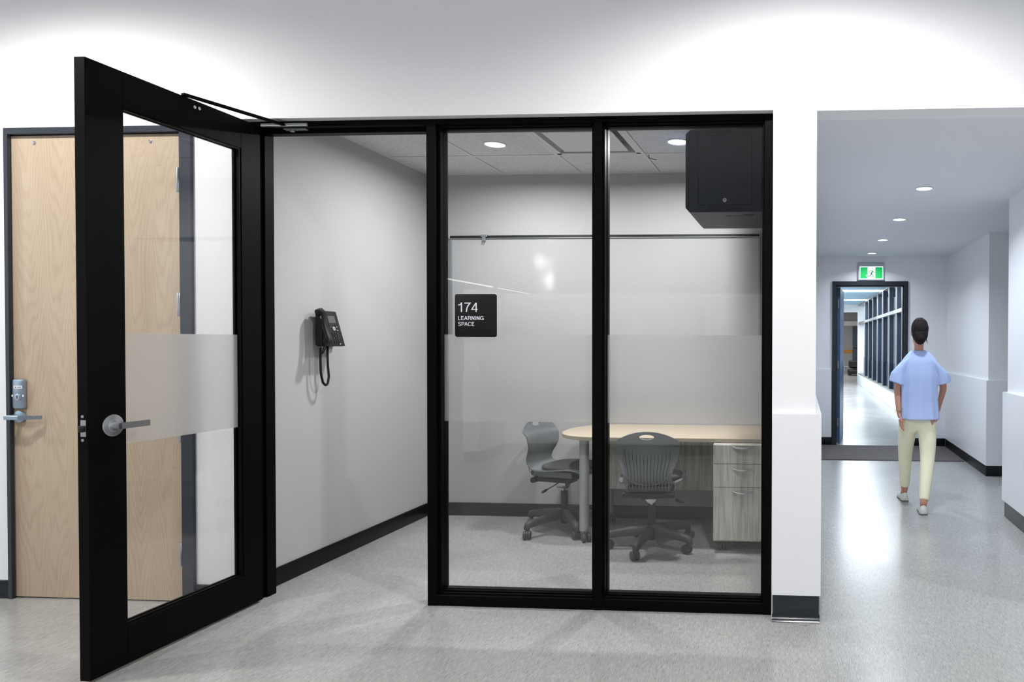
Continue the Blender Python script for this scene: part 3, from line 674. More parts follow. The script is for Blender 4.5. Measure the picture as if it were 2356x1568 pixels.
rp('corner_post', RACKM, bxs((X1+.006, X1+.04, yf+.002, yf+.01, zb+.03, zt-.03)))
rp('panel_seam', RACKD, bxs((-.6175, -.6155, yf-.0002, yf+.004, 2.1905, 2.6065), (-.2945, -.2925, yf-.0002, yf+.004, 2.1905, 2.6065), (-.6155, -.2945, yf-.0002, yf+.004, 2.1905, 2.1925), (-.6155, -.2945, yf-.0002, yf+.004, 2.6045, 2.6065), (X1-.001, X1+.003, yf-.0002, yf+.004, 2.16, 2.63), bev=0))  # thin dark strips stand in for the shade inside the panel gaps
for x in (-.580, -.338):
    b = bxs((x-.022, x+.022, yf-.0005, yf+.002, 2.302, 2.322), bev=.0005); rp('latch', RACKM, b)
    rp('latch_slot', RACKD, bxs((x-.012, x+.006, yf-.0012, yf+.001, 2.312, 2.318), bev=0))
b = MB(); b.cyl((-.4555, yf-.005, 2.219), (-.4555, yf+.002, 2.219), .0115, n=24, bev=.001); rp('lock', CHROME, b); b = MB(); b.box(-.4575, -.4535, yf-.006, yf-.0048, 2.212, 2.226); rp('keyhole', RACKD, b)
for z0_, xs0, nn in ((2.160, -.560, 17), (2.614, -.560, 12)):
    for k in range(nn):
        x = xs0+k*.0128; b = MB(); b.prism([(x, z0_), (x+.005, z0_), (x+.019, z0_+.022), (x+.014, z0_+.022)], 'y', yf-.0006, yf+.001); rp('vent_slot', RACKD, b)
rp('cable_flap', RACKM, bxs((-.46, -.30, 4.34, 4.62, zb-.0015, zb), bev=.0003)); rp('flap_slot', RACKD, bxs((-.345, -.285, 4.30, 4.306, zb-.002, zb+.001), bev=0))

# ceiling stub wire
b = MB(); b.tube([(-1.06, 4.86, 2.668), (-1.055, 4.85, 2.645), (-1.03, 4.84, 2.635), (-1.0, 4.84, 2.628)], .003, 6); tag(b.build('cable_stub', BPLAST), 'short dark wire end poking down from a ceiling tile', 'wire')

# ------------------------------------------------------------------ desk
dk = empty('desk', (-1.0, 4.97, 0), 'pale wood desk with a rounded left end and a grey wood grain modesty panel', 'desk')
PK = Matrix.Translation((1.0, -4.97, 0))
def kp(name, m, b, parent=None, label=None):
    o = b.build(name, m, parent or dk)
    if parent is None: o.matrix_parent_inverse = PK
    if label: o['label'] = label
    return o
ol = [(-.09, 4.600), (-.09, 5.345)]
for k in range(0, 33):
    a = PI/2+PI*k/32; ol.append((-1.335+.345*math.copysign(abs(math.cos(a))**.85, math.cos(a)), 4.9725+.3725*math.copysign(abs(math.sin(a))**.9, math.sin(a))))
b = MB(); b.prism(ol, 'z', .709, .734, bev=.0015); top = kp('desktop', DESKM, b)
ol2 = ol[1:]; b = MB(); rings = []
for i, (x, y) in enumerate([ol[1]]+ol[2:]+[ol[0]]):
    pass
edge = [ol[1]]+ol[2:]+[ol[0]]
cx_, cy_ = -.8, 4.97
rr = []
for (x, y) in edge:
    d = Vector((x-max(x, -1.335), y-cy_)); d = d.normalized() if d.length else Vector((0, 1)); rr.append([(x+d.x*e, y+d.y*e, z) for e, z in ((.0012, .7105), (.0012, .7325), (-.001, .7325), (-.001, .7105))])
b.loft(rr); kp('edge_band', DESKE, b)
kp('modesty_panel', GRAYD, bxs((-1.42, -.575, 5.10, 5.118, .285, .708)))
def desk_leg(x, y):
    b = MB(); b.cyl((x, y, .075), (x, y, .708), .0325, n=32, bev=.002); return kp('leg', LEGM, b)
def caster_mb(): pass
L1 = desk_leg(-1.476, 4.735); L2 = desk_leg(-1.44, 5.24)
for x, y in ((-1.456, 4.716), (-1.42, 5.225)):
    b = MB(); b.cyl((x-.024, y-.018, .031), (x-.006, y-.006, .031), .031, n=24, bev=.006); b.cyl((x+.006, y+.002, .031), (x+.024, y+.014, .031), .031, n=24, bev=.006); b.box(x-.014, x+.014, y-.012, y+.012, .03, .078, bev=.006); kp('caster', CASTERP, b)

# pedestal with three drawers
pd = empty('drawer_pedestal', (-.365, 4.8, 0), 'grey wood grain drawer pedestal on casters with three drawers under the desk', 'drawer unit')
PQ = Matrix.Translation((.365, -4.8, 0))
def pp(name, m, b, parent=None, label=None):
    o = b.build(name, m, parent or pd); o.matrix_parent_inverse = PQ if parent is None else Matrix()
    if label: o['label'] = label
    return o
pp('carcass', GRAYW, bxs((-.563, -.165, 4.552, 5.08, .072, .706)))
for (z0_, z1_, zh_) in ((.5815, .703, .700-.012), (.4295, .5785, .546), (.084, .4265, .397)):
    d_ = pp('drawer', GRAYW, bxs((-.561, -.167, 4.532, 4.5505, z0_, z1_), bev=.001))
    b = MB(); b.tube([(-.436+.141*k/12, 4.531-.022*math.sin(PI*k/12)**.6, zh_+.004-.008*math.sin(PI*k/12)) for k in range(13)], [.0035+.0035*math.sin(PI*k/12) for k in range(13)], 8)
    pp('handle', CHROME, b, d_, 'curved steel handle')
b = MB(); b.cyl((-.238, 4.529, .398), (-.238, 4.533, .398), .010, n=20); pp('lock', CHROME, b)
for x, y in ((-.505, 4.60), (-.22, 4.60), (-.505, 5.03), (-.22, 5.03)):
    b = MB(); b.cyl((x-.020, y, .026), (x-.003, y, .026), .026, n=24, bev=.005); b.cyl((x+.003, y+.004, .026), (x+.020, y+.004, .026), .026, n=24, bev=.005); b.box(x-.016, x+.016, y-.014, y+.016, .03, .0715, bev=.005); pp('caster', CASTERP, b)

# ------------------------------------------------------------------ task chair
def catmull(P, n=6):
    out = []
    for i in range(len(P)-1):
        p0, p1, p2, p3 = [Vector(P[max(0, min(len(P)-1, j))]) for j in (i-1, i, i+1, i+2)]
        for k in range(n):
            t = k/n; out.append(.5*((2*p1)+(-p0+p2)*t+(2*p0-5*p1+4*p2-p3)*t*t+(-p0+3*p1-3*p2+p3)*t**3))
    out.append(Vector(P[-1])); return out
# profile: (y, z, halfwidth)
PROF = [(.235, .425, .165), (.225, .452, .195), (.17, .468, .212), (.08, .462, .215), (-.02, .452, .212), (-.10, .448, .196), (-.165, .454, .172), (-.205, .484, .154), (-.214, .535, .160),
        (-.208, .585, .177), (-.208, .635, .192), (-.214, .685, .201), (-.230, .725, .204), (-.236, .750, .204), (-.242, .774, .201), (-.247, .803, .188)]
PR_ = catmull(PROF, 6)
def shell_pt(v, u):
    i = min(int(v), len(PR_)-2); f_ = v-i; p = PR_[i].lerp(PR_[i+1], f_); y, z, hw = p
    back = max(0., min(1., (z-.50)/.12)) if y < -.15 else 0.
    x = u*hw
    y2 = y+back*(.038 if z < .7 else .038-.008*min(1, (z-.7)/.1))*u*u*abs(u)**.3
    z2 = z+(1-back)*.012*u*u
    if z > .70 and y < -.2: z2 -= .054*abs(u)**2.1*((z-.70)/.103)
    return Vector((x, y2, z2))
def make_chair(label, base_rot, seat_rot, loc):
    r = empty('task_chair', loc, label, 'chair', 'grey task chairs in the glazed room', rz=0)
    SR = Matrix.Rotation(seat_rot, 4, 'Z')
    nu = 40; nv = len(PR_)-1
    g = bmesh.new(); V = [[g.verts.new(shell_pt(j, -1+2*i/nu)) for i in range(nu+1)] for j in range(nv+1)]
    HX, HZ, HC0 = .047, .0165, .768
    fs = [g.faces.new((V[j][i], V[j][i+1], V[j+1][i+1], V[j+1][i])) for j in range(nv) for i in range(nu)]
    def inside(c): return c.y < -.2 and (c.x/HX)**2+((c.z-HC0)/HZ)**2 < 1.0
    kill = [f for f in fs if inside(f.calc_center_median())]; hv = set(v for f in kill for v in f.verts)
    bmesh.ops.delete(g, geom=kill, context='FACES'); hv = set(v for v in hv if v.is_valid)
    for e_ in g.edges:                                     # round the hand hole
        if len(e_.link_faces) == 1:
            for v in e_.verts:
                if v in hv:
                    q = math.sqrt((v.co.x/HX)**2+((v.co.z-HC0)/HZ)**2); v.co.x /= q; v.co.z = HC0+(v.co.z-HC0)/q
    b = MB(); b.bm.free(); b.bm = g
    sh = b.build('seat_shell', GPLAST, r, smooth=60)
    so = sh.modifiers.new('s', 'SOLIDIFY'); so.thickness = .009; so.offset = 0
    applied(sh)
    for p in sh.data.polygons: p.use_smooth = True
    sh.rotation_euler = (0, 0, seat_rot)
    # ribs on the rear of the back, with the dark slots beside them
    NJ = len(PR_)-1; jt = next(j for j in range(NJ) if PR_[j].y > .655 and PR_[j].x < -.15); jb = next(j for j in range(NJ) if PR_[j].y > .470 and PR_[j].x < -.15)
    def back_pt(u, s, off):
        v = jb+(jt-jb)*s; P0 = shell_pt(v, u); P1 = shell_pt(v+.5, u); P2 = shell_pt(v, u+.02)
        nn = (P1-P0).cross(P2-P0).normalized()
        if nn.y > 0: nn = -nn
        return P0+nn*off
    for k in range(14):
        u0 = -.86+1.72*k/13; tops = 1.0+.28*abs(u0)**2
        pts = [back_pt(u0*(1.0-.10*q/11), tops*q/11, .0085 if q < 10 else .0045) for q in range(12)]
        low = pts[0]; pts = [low+Vector((-low.x*.06, .030, -.052)), low+Vector((-low.x*.03, .004, -.040)), low+Vector((0, -.002, -.018))]+pts
        b = MB(); b.tube(pts, [.0022]*4+[.0026]*10+[.0014], 6); b.build('rib', GPLAST, sh, smooth=60)
        if k < 13:
            u1 = u0+.066; pts = [back_pt(u1*(1.0-.10*q/11), tops*.97*q/11, .0046) for q in range(12)]
            b = MB(); b.tube(pts, [.0010]+[.0022]*9+[.0014, .0005], 6); b.build('slot', SLOTM, sh, smooth=60)
    b = MB(); b.tube([back_pt(-.93+1.86*q/28, -.07+.36*abs(-1+2*q/28)**2.2, .011) for q in range(29)], .0034, 6); b.build('rim', GPLAST, sh, smooth=60)
    b = MB(); b.tube([back_pt((-1 if q < 20 else 1)*.97, (q/19. if q < 20 else (39-q)/19.)*1.2, .002) for q in range(20)], .003, 6); b.build('rim', GPLAST, sh, smooth=60)
    b = MB(); b.tube([back_pt(.97, q/19.*1.2, .002) for q in range(20)], .003, 6); b.build('rim', GPLAST, sh, smooth=60)
    b = MB(); b.box(-.128, .128, -.196, -.150, .412, .446, bev=.006); o = b.build('back_tray', CASTERP, r); o.rotation_euler = (0, 0, seat_rot)
    # cushion
    cu = MB(); rings = []
    for (e, h) in ((.90, .004), (.98, .010), (1.0, .020), (.97, .030), (.86, .036), (.5, .040), (.1, .041)):
        rings.append([(.195*e*math.copysign(abs(math.cos(a))**.75, math.cos(a)), .05+.18*e*math.copysign(abs(math.sin(a))**.75, math.sin(a)), .458+h-.012*max(0, (e*math.sin(a)-.5))) for a in [2*PI*k/36 for k in range(36)]])
    cu.loft(rings); o = cu.build('seat_cushion', GPAD, r, smooth=60); o.rotation_euler = (0, 0, seat_rot)
    # underside frame
    b = MB(); b.box(-.135, -.122, -.17, .14, .405, .448, bev=.004); b.box(.122, .135, -.17, .14, .405, .448, bev=.004); b.box(-.13, .13, .06, .09, .41, .44, bev=.004)
    o = b.build('seat_bracket', GPLAST, r); o.rotation_euler = (0, 0, seat_rot)
    b = MB(); b.cyl((-.165, -.155, .385), (.165, -.155, .385), .020, n=20, bev=.003); b.box(-.14, .14, -.15, .11, .372, .402, bev=.008); b.box(-.055, .055, -.14, .08, .352, .376, bev=.008)
    for x in (-.135, .10, ): b.box(x, x+.035, -.16, -.12, .395, .42, bev=.006)
    o = b.build('tilt_mechanism', BPLAST, r); o.rotation_euler = (0, 0, seat_rot)
    b = MB(); n = 20
    b.prism([(.040*math.cos(PI+PI*k/n), .356+.052*math.sin(PI+PI*k/n)) for k in range(n+1)], 'y', -.05, .03, bev=.003); b.cyl((0, -.01, .285), (0, -.01, .315), .013, n=16)
    o = b.build('yoke', CHROME, r); o.rotation_euler = (0, 0, seat_rot)
    lv = MB(); lv.tube([(.03, -.02, .355), (.10, -.03, .338), (.165, -.038, .325)], .004, 8); lh = lv.build('height_lever', CHROME, r); lh.rotation_euler = (0, 0, seat_rot)
    b = MB(); b.tube([(.160, -.036, .327), (.175, -.039, .323), (.208, -.044, .316), (.218, -.046, .314)], [.005, .009, .009, .004], 10); b.build('lever_grip', BPLAST, lh)
    b = MB(); b.cyl((0, 0, .055), (0, 0, .29), .0255, n=28, bev=.002); b.build('gas_column', BPLAST, r)
    # five star base
    b = MB(); b.cyl((0, 0, .085), (0, 0, .158), .040, .034, n=28, bev=.004); b.build('base_hub', CASTERP, r)
    R0 = .300
    for k in range(5):
        a = base_rot+2*PI*k/5; A_ = Matrix.Rotation(a, 4, 'Z')
        b = MB(); rings = []
        for d, zc_, hw, hh in ((.0, .124, .030, .034), (.06, .122, .028, .032), (.16, .114, .024, .027), (.25, .103, .022, .023), (.285, .097, .022, .023), (.308, .089, .021, .024), (.320, .078, .013, .014)):
            rings.append([(d, hw*cs, zc_+hh*sn) for cs, sn in ((-1, -.8), (-.8, -1), (.8, -1), (1, -.8), (1, .5), (.7, .95), (0, 1.1), (-.7, .95), (-1, .5))])
        b.loft(rings); b.cyl((.298, 0, .060), (.298, 0, .092), .015, n=16)
        bmesh.ops.transform(b.bm, matrix=A_, verts=b.bm.verts); b.build('base_arm', CASTERP, r, smooth=50)
        random.seed(int(abs(loc[0])*100)+k); sw = random.uniform(0, 2*PI)
        c_ = Vector((.298*math.cos(a), .298*math.sin(a), 0)); d = Vector((math.cos(sw), math.sin(sw), 0)); ax = Vector((-d.y, d.x, 0)); w0 = c_+d*.020
        b = MB(); b.cyl(c_+Vector((0, 0, .045)), c_+Vector((0, 0, .066)), .012, n=14)
        b.cyl(w0-ax*.006+Vector((0, 0, .034)), w0+ax*.006+Vector((0, 0, .034)), .026, n=20); cs = b.build('caster', CASTERP, r)
        for s_ in (-1, 1):
            b = MB(); b.cyl(w0+ax*s_*.007+Vector((0, 0, .030)), w0+ax*s_*.026+Vector((0, 0, .030)), .030, n=24, bev=.006); b.build('wheel', CASTERP, cs)
    return r
make_chair('grey plastic task chair seen from behind, pushed up to the desk front', math.radians(263), math.radians(4), (-.982, 4.62, 0))
make_chair('grey plastic task chair turned sideways at the rounded left end of the desk', math.radians(161), math.radians(-90-13), (-1.705, 5.00, 0))

# ------------------------------------------------------------------ corridor: mat, exit door, exit sign
b = MB(); b.box(.12, 1.895, 8.23, 9.375, .001, .011, bev=.003); tag(b.build('floor_mat', MATM), 'dark ribbed entrance mat on the corridor floor before the doorway', 'mat')
D3 = empty('door_3', (.92, 9.45, 0), 'black steel door frame at the corridor end with its blue door standing open', 'door', kind='structure')
P3 = Matrix.Translation((-.92, -9.45, 0))
def d3(name, m, b, label=None, parent=None):
    o = b.build(name, m, parent or D3); o.matrix_parent_inverse = P3 if parent is None else Matrix()
    if label: o['label'] = label
    return o
d3('frame', mat('black_steel_frame', (30, 35, 42), .4), bxs((.42, .47, 9.385, 9.54, 0, 2.178), (1.365, 1.415, 9.385, 9.54, 0, 2.178), (.47, 1.365, 9.385, 9.54, 2.128, 2.178), (.47, .488, 9.44, 9.54, 0, 2.128), (1.347, 1.365, 9.44, 9.54, 0, 2.128), (.488, 1.347, 9.44, 9.54, 2.112, 2.128)))
aD = math.atan2(.105, .9); RD = Matrix.Translation((.513, 9.545, 0)) @ Matrix.Rotation(-aD, 4, 'Z')
b = MB(); b.box(-.022, .022, 0, .86, .01, 2.11, bev=.001, rot=RD); lf = d3('door_leaf', LEAFB, b)
for z in (1.882, 1.07, .29):
    b = MB(); b.cyl((.506, 9.538, z-.055), (.506, 9.538, z+.055), .009, n=14); b.box(-.018, .004, -.003, 0, z-.055, z+.055, rot=RD); d3('hinge', ALU, b)
b = MB(); b.box(.022, .034, .72, .79, .93, 1.10, bev=.006, rot=RD)
b.tube([RD @ Vector(p) for p in ((.03, .755, 1.02), (.085, .755, 1.02), (.092, .74, 1.02), (.092, .66, 1.02))], .009, 8)
b.box(.034, .05, .735, .775, .94, .98, rot=RD); d3('lever_handle', CHROME, b)
# exit sign
ex = empty('exit_sign', (.924, 9.385, 2.30), 'small lit green and white running man exit sign above the corridor doorway', 'sign')
PE = Matrix.Translation((-.924, -9.385, -2.30))
def ep(name, m, b):
    o = b.build(name, m, ex); o.matrix_parent_inverse = PE
ep('housing', EXITC, bxs((.752, 1.098, 9.375, 9.409, 2.188, 2.425), bev=.006))
ep('lit_panel', EXITW, bxs((.776, 1.082, 9.371, 9.376, 2.206, 2.372), bev=0))
def pol(pts, y0, y1):
    b = MB(); b.prism([(.776+px*.306, 2.206+pz*.166) for px, pz in pts], 'y', y0, y1); return b
ep('green_field', GREEN, pol([(.03, .05), (.30, .05), (.34, .12), (.34, .20), (.28, .22), (.28, .30), (.34, .38), (.34, .93), (.03, .93)], 9.3695, 9.371))
ep('green_field', GREEN, pol([(.67, .05), (.97, .05), (.97, .93), (.67, .93)], 9.3695, 9.371))
def stroke(pts, w):
    b = MB()
    for (a, c) in zip(pts, pts[1:]):
        a = Vector(a); c = Vector(c); d = c-a; nn = Vector((-d.y/.306*.166, d.x*.306/.166)); nn = nn.normalized()*w
        b2 = pol([(a.x-nn.x, a.y-nn.y*1.8), (c.x-nn.x, c.y-nn.y*1.8), (c.x+nn.x, c.y+nn.y*1.8), (a.x+nn.x, a.y+nn.y*1.8)], 9.3692, 9.3705)
        me = bpy.data.meshes.new('t'); b2.bm.to_mesh(me); b2.bm.free(); b.bm.from_mesh(me)
    return b
fg = MB()
for pts, wd in (([(.56, .62), (.48, .40)], .030), ([(.50, .45), (.47, .24), (.34, .24)], .020), ([(.52, .44), (.60, .13)], .017), ([(.54, .68), (.46, .66), (.40, .52)], .012), ([(.55, .66), (.62, .52), (.68, .54)], .012)):
    q = stroke(pts, wd); me = bpy.data.meshes.new('t'); q.bm.to_mesh(me); q.bm.free(); fg.bm.from_mesh(me)
n = 14; q = pol([(.545+.02*math.cos(2*PI*k/n), .80+.035*math.sin(2*PI*k/n)) for k in range(n)], 9.3692, 9.3705); me = bpy.data.meshes.new('t'); q.bm.to_mesh(me); fg.bm.from_mesh(me)
ep('running_figure', EXITD, fg)

# ------------------------------------------------------------------ glazed hallway beyond
HC = 2.665
S('wall_hall_left', WHITE, [(-.6, -.5, 9.53, 33, 0, 2.9)])
S('wall_hall_near', WHITE, [(-.6, -.06, 9.41, 9.53, 0, 2.9)])
S('ceiling_hall', WHITE, [(-.5, 2.15, 9.53, 24.1, HC+.06, HC+.15)])
S('trim_5', CURB, [(1.92, 2.22, 9.53, 24, 0, .30)], bev=.006)
S('trim_6', ALU, [(1.955, 2.15, 9.53, 24, 1.975, 2.045), (1.955, 2.15, 9.53, 24, 2.60, HC+.06), (1.955, 2.15, 9.53, 24, .30, .335)])
k = 0
for i in range(11):
    y = 9.95+i*1.19
    wn = empty('window_%d' % (i+2), (2.05, y, .33), kind='structure')
    PIv = Matrix.Translation((-2.05, -y, -.33))
    for nm, m, bx in (('mullion', FINM, (1.985, 2.075, y-.03, y+.03, .335, 2.60)), ('mullion_cap', ALU, (1.965, 1.985, y-.03, y+.03, .335, 2.60)),
                      ('glass_pane', GLASS, (2.06, 2.068, y+.03, y+1.16, .9, 2.60)), ('spandrel_panel', FINM, (2.055, 2.085, y+.03, y+1.16, .335, .9))):
        bb = MB(); bb.box(*bx); o = bb.build(nm, m, wn); o.matrix_parent_inverse = PIv
sl = empty('ceiling_slats', (.8, 17, HC), kind='structure'); sl.name = 'trim_7'
PSl = Matrix.Translation((-.8, -17, -HC))
for i in range(34):
    y = 9.8+i*.42
    if i in (9, 18, 27): m = LAMPE; nm = 'lamp_strip'
    else: m = SLATB; nm = 'slat'
    bb = MB(); bb.box(-.5, 1.955, y, y+(.16 if m is LAMPE else .10), HC-.035, HC+.03); o = bb.build(nm, m, sl); o.matrix_parent_inverse = PSl
S('wall_hall_end', WHITE, [(-.5, 1.935, 24.0, 24.15, 2.39, 2.9), (1.935, 2.3, 24.0, 24.15, 0, 2.9)])
S('wall_far_room_right', WHITE, [(4.2, 4.3, 24.15, 33, 0, 2.9)])
S('wall_far_room_front', WHITE, [(2.3, 4.3, 24.0, 24.15, 0, 2.9)])
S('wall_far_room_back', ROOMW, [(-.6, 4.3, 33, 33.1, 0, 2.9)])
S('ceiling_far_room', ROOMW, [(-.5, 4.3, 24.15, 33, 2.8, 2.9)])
S('trim_8', SATIN, [(1.3, 4.2, 32.9, 33, 2.14, 2.36)])
S('trim_9', ORANGE, [(1.98, 2.42, 32.96, 33, .88, 1.02)])
dr = S('door_4', GDOOR, [(2.43, 3.4, 32.94, 33, 0, 2.12)]); tag(dr, 'dark grey blue door far beyond the glazed hallway', 'door')
b = MB(); b.box(2.02, 2.42, 29.2, 29.8, .30, .62, bev=.05); b.box(1.98, 2.5, 29.1, 29.9, .06, .24, bev=.04); b.tube([(2.34, 29.6, .5), (2.42, 29.65, .95), (2.36, 29.5, 1.28)], .06, 8)
b.box(2.18, 2.40, 29.3, 29.45, 1.12, 1.22, bev=.02, rot=None); b.cyl((2.05, 29.1, .06), (2.05, 29.9, .06), .06); b.cyl((2.45, 29.1, .06), (2.45, 29.9, .06), .06)
tag(b.build('floor_machine', DARKM), 'black wheeled machine standing far beyond the hallway', 'machine')
# outdoors beyond the glazing
g_ = S('ground', SNOW, [(2.25, 40, 9.6, 60, -.3, -.05)])
S('wall_outdoor_low', SNOW, [(2.4, 30, 40, 40.5, -.05, 1.42)]); S('wall_outdoor_building', DBUILD, [(2.4, 40, 42, 42.5, -.05, 12)])

# ------------------------------------------------------------------ lobby lamps behind and above the camera, and added glow globes
for i, (x, y) in enumerate(LOBBY_SPOTS):
    downlight(x, y, H0, .07, 'round downlight in the lobby ceiling ' + ['farthest left, beyond the wooden door', 'above the wooden door', 'above the white column', 'right of the corridor opening', 'in the rear row, far left', 'in the rear row, behind the open glass door', 'in the rear row, straight above the camera', 'in the rear row, far right'][i], 'lobby downlights')
for (y0, y1, wd) in ((-9.9, -7.4, .013), (-15.2, -10.2, .006)):
    pl = MB(); pl.box(-7.62-wd, -7.62+wd, y0, y1, 2.70, 2.70+2*wd); 
    tag(pl.build('linear_pendant_lamp', LAMPE), 'long thin pendant lamp reflected in the left glass pane, ' + ('brighter thicker one' if wd > .01 else 'fainter thinner one'), 'ceiling light', 'linear lobby pendants')

GLOBE = emit('lamp_globe', (255, 253, 248), 45)  # unseen glowing globes added to put soft bright blotches on the whiteboard
for i, (x, y, z, r_) in enumerate(((-4.04, 0.0, 2.60, .09), (-3.885, 0.0, 2.31, .12))):
    b = MB(); b.ball((x, y, z), (r_*.4, r_*.4, r_), 3); b.cyl((x, y, z+r_), (x, y, H0), .006, n=8)
    tag(b.build('pendant_lamp', GLOBE), ['smaller and higher white pendant lamp left of the camera in the lobby', 'larger and lower white pendant lamp left of the camera in the lobby'][i], 'ceiling light', 'lobby pendants')

# ------------------------------------------------------------------ walking woman
def skin_mesh(name, verts, edges, radii, m, parent=None, root=0, levels=2):
    me = bpy.data.meshes.new(name); me.from_pydata(verts, edges, []); o = bpy.data.objects.new(name, me); COL.objects.link(o)
    sk = o.modifiers.new('skin', 'SKIN'); sk.use_smooth_shade = True
    for i, d in enumerate(me.skin_vertices[0].data):
        r_ = radii[i]; d.radius = r_ if isinstance(r_, tuple) else (r_, r_); d.use_root = (i == root)
    ss = o.modifiers.new('sub', 'SUBSURF'); ss.levels = levels; ss.render_levels = levels
    applied(o); o.data.name = name; o.data.materials.clear(); o.data.materials.append(m)
    for p in o.data.polygons: p.use_smooth = True
    if parent: o.parent = parent
    return o
V = []; E = []; Rr = []
def ch(pts, start=None):
    prev = start
    for p, r_ in pts:
        V.append(p); Rr.append(r_); i = len(V)-1
        if prev is not None: E.append((prev, i))
        prev = i
    return prev
pel = ch([((.965, 5.86, .83), (.12, .09))])
w_ = ch([((.968, 5.86, .98), (.105, .08)), ((.972, 5.855, 1.13), (.11, .078)), ((.973, 5.85, 1.205), (.085, .06))], pel)
chest = w_
nk = ch([((.970, 5.846, 1.27), .048), ((.970, 5.843, 1.315), .039), ((.968, 5.83, 1.36), .039), ((.968, 5.815, 1.42), .062), ((.968, 5.81, 1.47), (.066, .078)), ((.968, 5.815, 1.52), (.052, .060))], chest)
def arm(sh_, el, wr, tip, s):
    a = ch([(sh_, .031), (tuple((Vector(sh_)+Vector(el))/2), .033), (el, .032), (tuple((Vector(el)+Vector(wr))/2), .027), (wr, .020)], chest)
    return a
def hand(wr, d, side, inward):
    """palm + five curled fingers"""
    wr = Vector(wr); d = Vector(d).normalized(); wd = Vector(side).normalized(); n_ = d.cross(wd).normalized()
    inw = Vector(inward).normalized()
    palm = wr+d*.045; V.append(tuple(palm)); Rr.append((.026, .013)); pi_ = len(V)-1; E.append((len(V)-2, pi_))
    return palm, d, wd, inw, pi_
a1 = arm((.866, 5.855, 1.185), (.795, 5.85, 1.0), (.805, 5.81, .800), None, -1)
pL = hand((.805, 5.81, .800), (.12, -.05, -1), (0, 1, 0), (1, 0, 0))
a2 = arm((1.082, 5.855, 1.185), (1.185, 5.90, 1.01), (1.165, 6.00, .835), None, 1)
pR = hand((1.165, 6.00, .835), (-.05, .35, -1), (0, 1, .2), (-1, 0, 0))
def leg(h, k_, an, ball_, toe):
    ch([(h, .085), (tuple(Vector(h).lerp(Vector(k_), .5)), .070), (k_, .052), (tuple(Vector(k_).lerp(Vector(an), .4)), .046), (an, .030), (ball_, (.032, .024)), (toe, .022)], pel)
leg((1.040, 5.86, .78), (1.045, 5.83, .43), (.985, 5.665, .085), (.995, 5.75, .040), (1.0, 5.80, .032))
leg((.895, 5.87, .78), (.892, 6.03, .44), (.905, 6.145, .085), (.900, 6.23, .040), (.898, 6.28, .032))
woman = skin_mesh('person', V, E, Rr, SKIN, root=0)
# fingers, face and ears fused in the same body mesh
fm = MB()
for (palm, d, wd, inw, _) in (pL, pR):
    for k, (L_, off) in enumerate(((.062, -.021), (.070, -.007), (.066, .007), (.052, .020))):
        p0 = palm+d*.012+wd*off; p1 = palm+d*(.045+L_*.35)+wd*off*1.05+inw*.004; p2 = palm+d*(.045+L_*.65)+wd*off*1.05+inw*.014; p3 = palm+d*(.045+L_*.82)+wd*off+inw*.026
        fm.tube([p0, p1, p2, p3], [.009, .0085, .0078, .006], 8)
    fm.tube([palm-d*.025-wd*.018, palm+d*.005-wd*.034+inw*.008, palm+d*.032-wd*.036+inw*.016], [.010, .009, .007], 8)
hc = Vector((.968, 5.812, 1.46))
fm.ball(hc+Vector((0, .01, .01)), (.062, .081, .098)); fm.tube([hc+Vector((0, .088, .02)), hc+Vector((0, .104, -.012)), hc+Vector((0, .090, -.020))], [.007, .013, .008], 8)
for s_ in (-1, 1): fm.ball(hc+Vector((s_*.063, .0, -.008)), (.008, .018, .028), 2); fm.ball(hc+Vector((s_*.028, .080, .012)), (.012, .01, .009), 2)
fm.ball(hc+Vector((0, .085, -.045)), (.022, .010, .007), 2); fm.ball(hc+Vector((0, .05, -.075)), (.045, .045, .03), 2)
for sgn in (-1, 1): pass
me = woman.data; bm = bmesh.new(); bm.from_mesh(me); t_ = bpy.data.meshes.new('t'); fm.bm.to_mesh(t_); bm.from_mesh(t_)
for f_ in bm.faces: f_.smooth = True
bm.to_mesh(me); bm.free()
rm = woman.modifiers.new('r', 'REMESH'); rm.mode = 'VOXEL'; rm.voxel_size = .0045; rm.use_smooth_shade = True
sm = woman.modifiers.new('sm', 'SMOOTH'); sm.iterations = 3; sm.factor = .5
applied(woman); woman.data.materials.clear(); woman.data.materials.append(SKIN)
for p in woman.data.polygons: p.use_smooth = True
tag(woman, 'woman seen from behind walking down the corridor in a pale blue blouse and cream trousers', 'person')
def remeshed(b, name, m, vox=.006, it=6):
    o = b.build(name, m, woman, smooth=60)
    r_ = o.modifiers.new('r', 'REMESH'); r_.mode = 'VOXEL'; r_.voxel_size = vox; r_.use_smooth_shade = True
    s_ = o.modifiers.new('s', 'SMOOTH'); s_.iterations = it; s_.factor = .5
    applied(o); o.data.materials.clear(); o.data.materials.append(m)
    for p in o.data.polygons: p.use_smooth = True
    return o
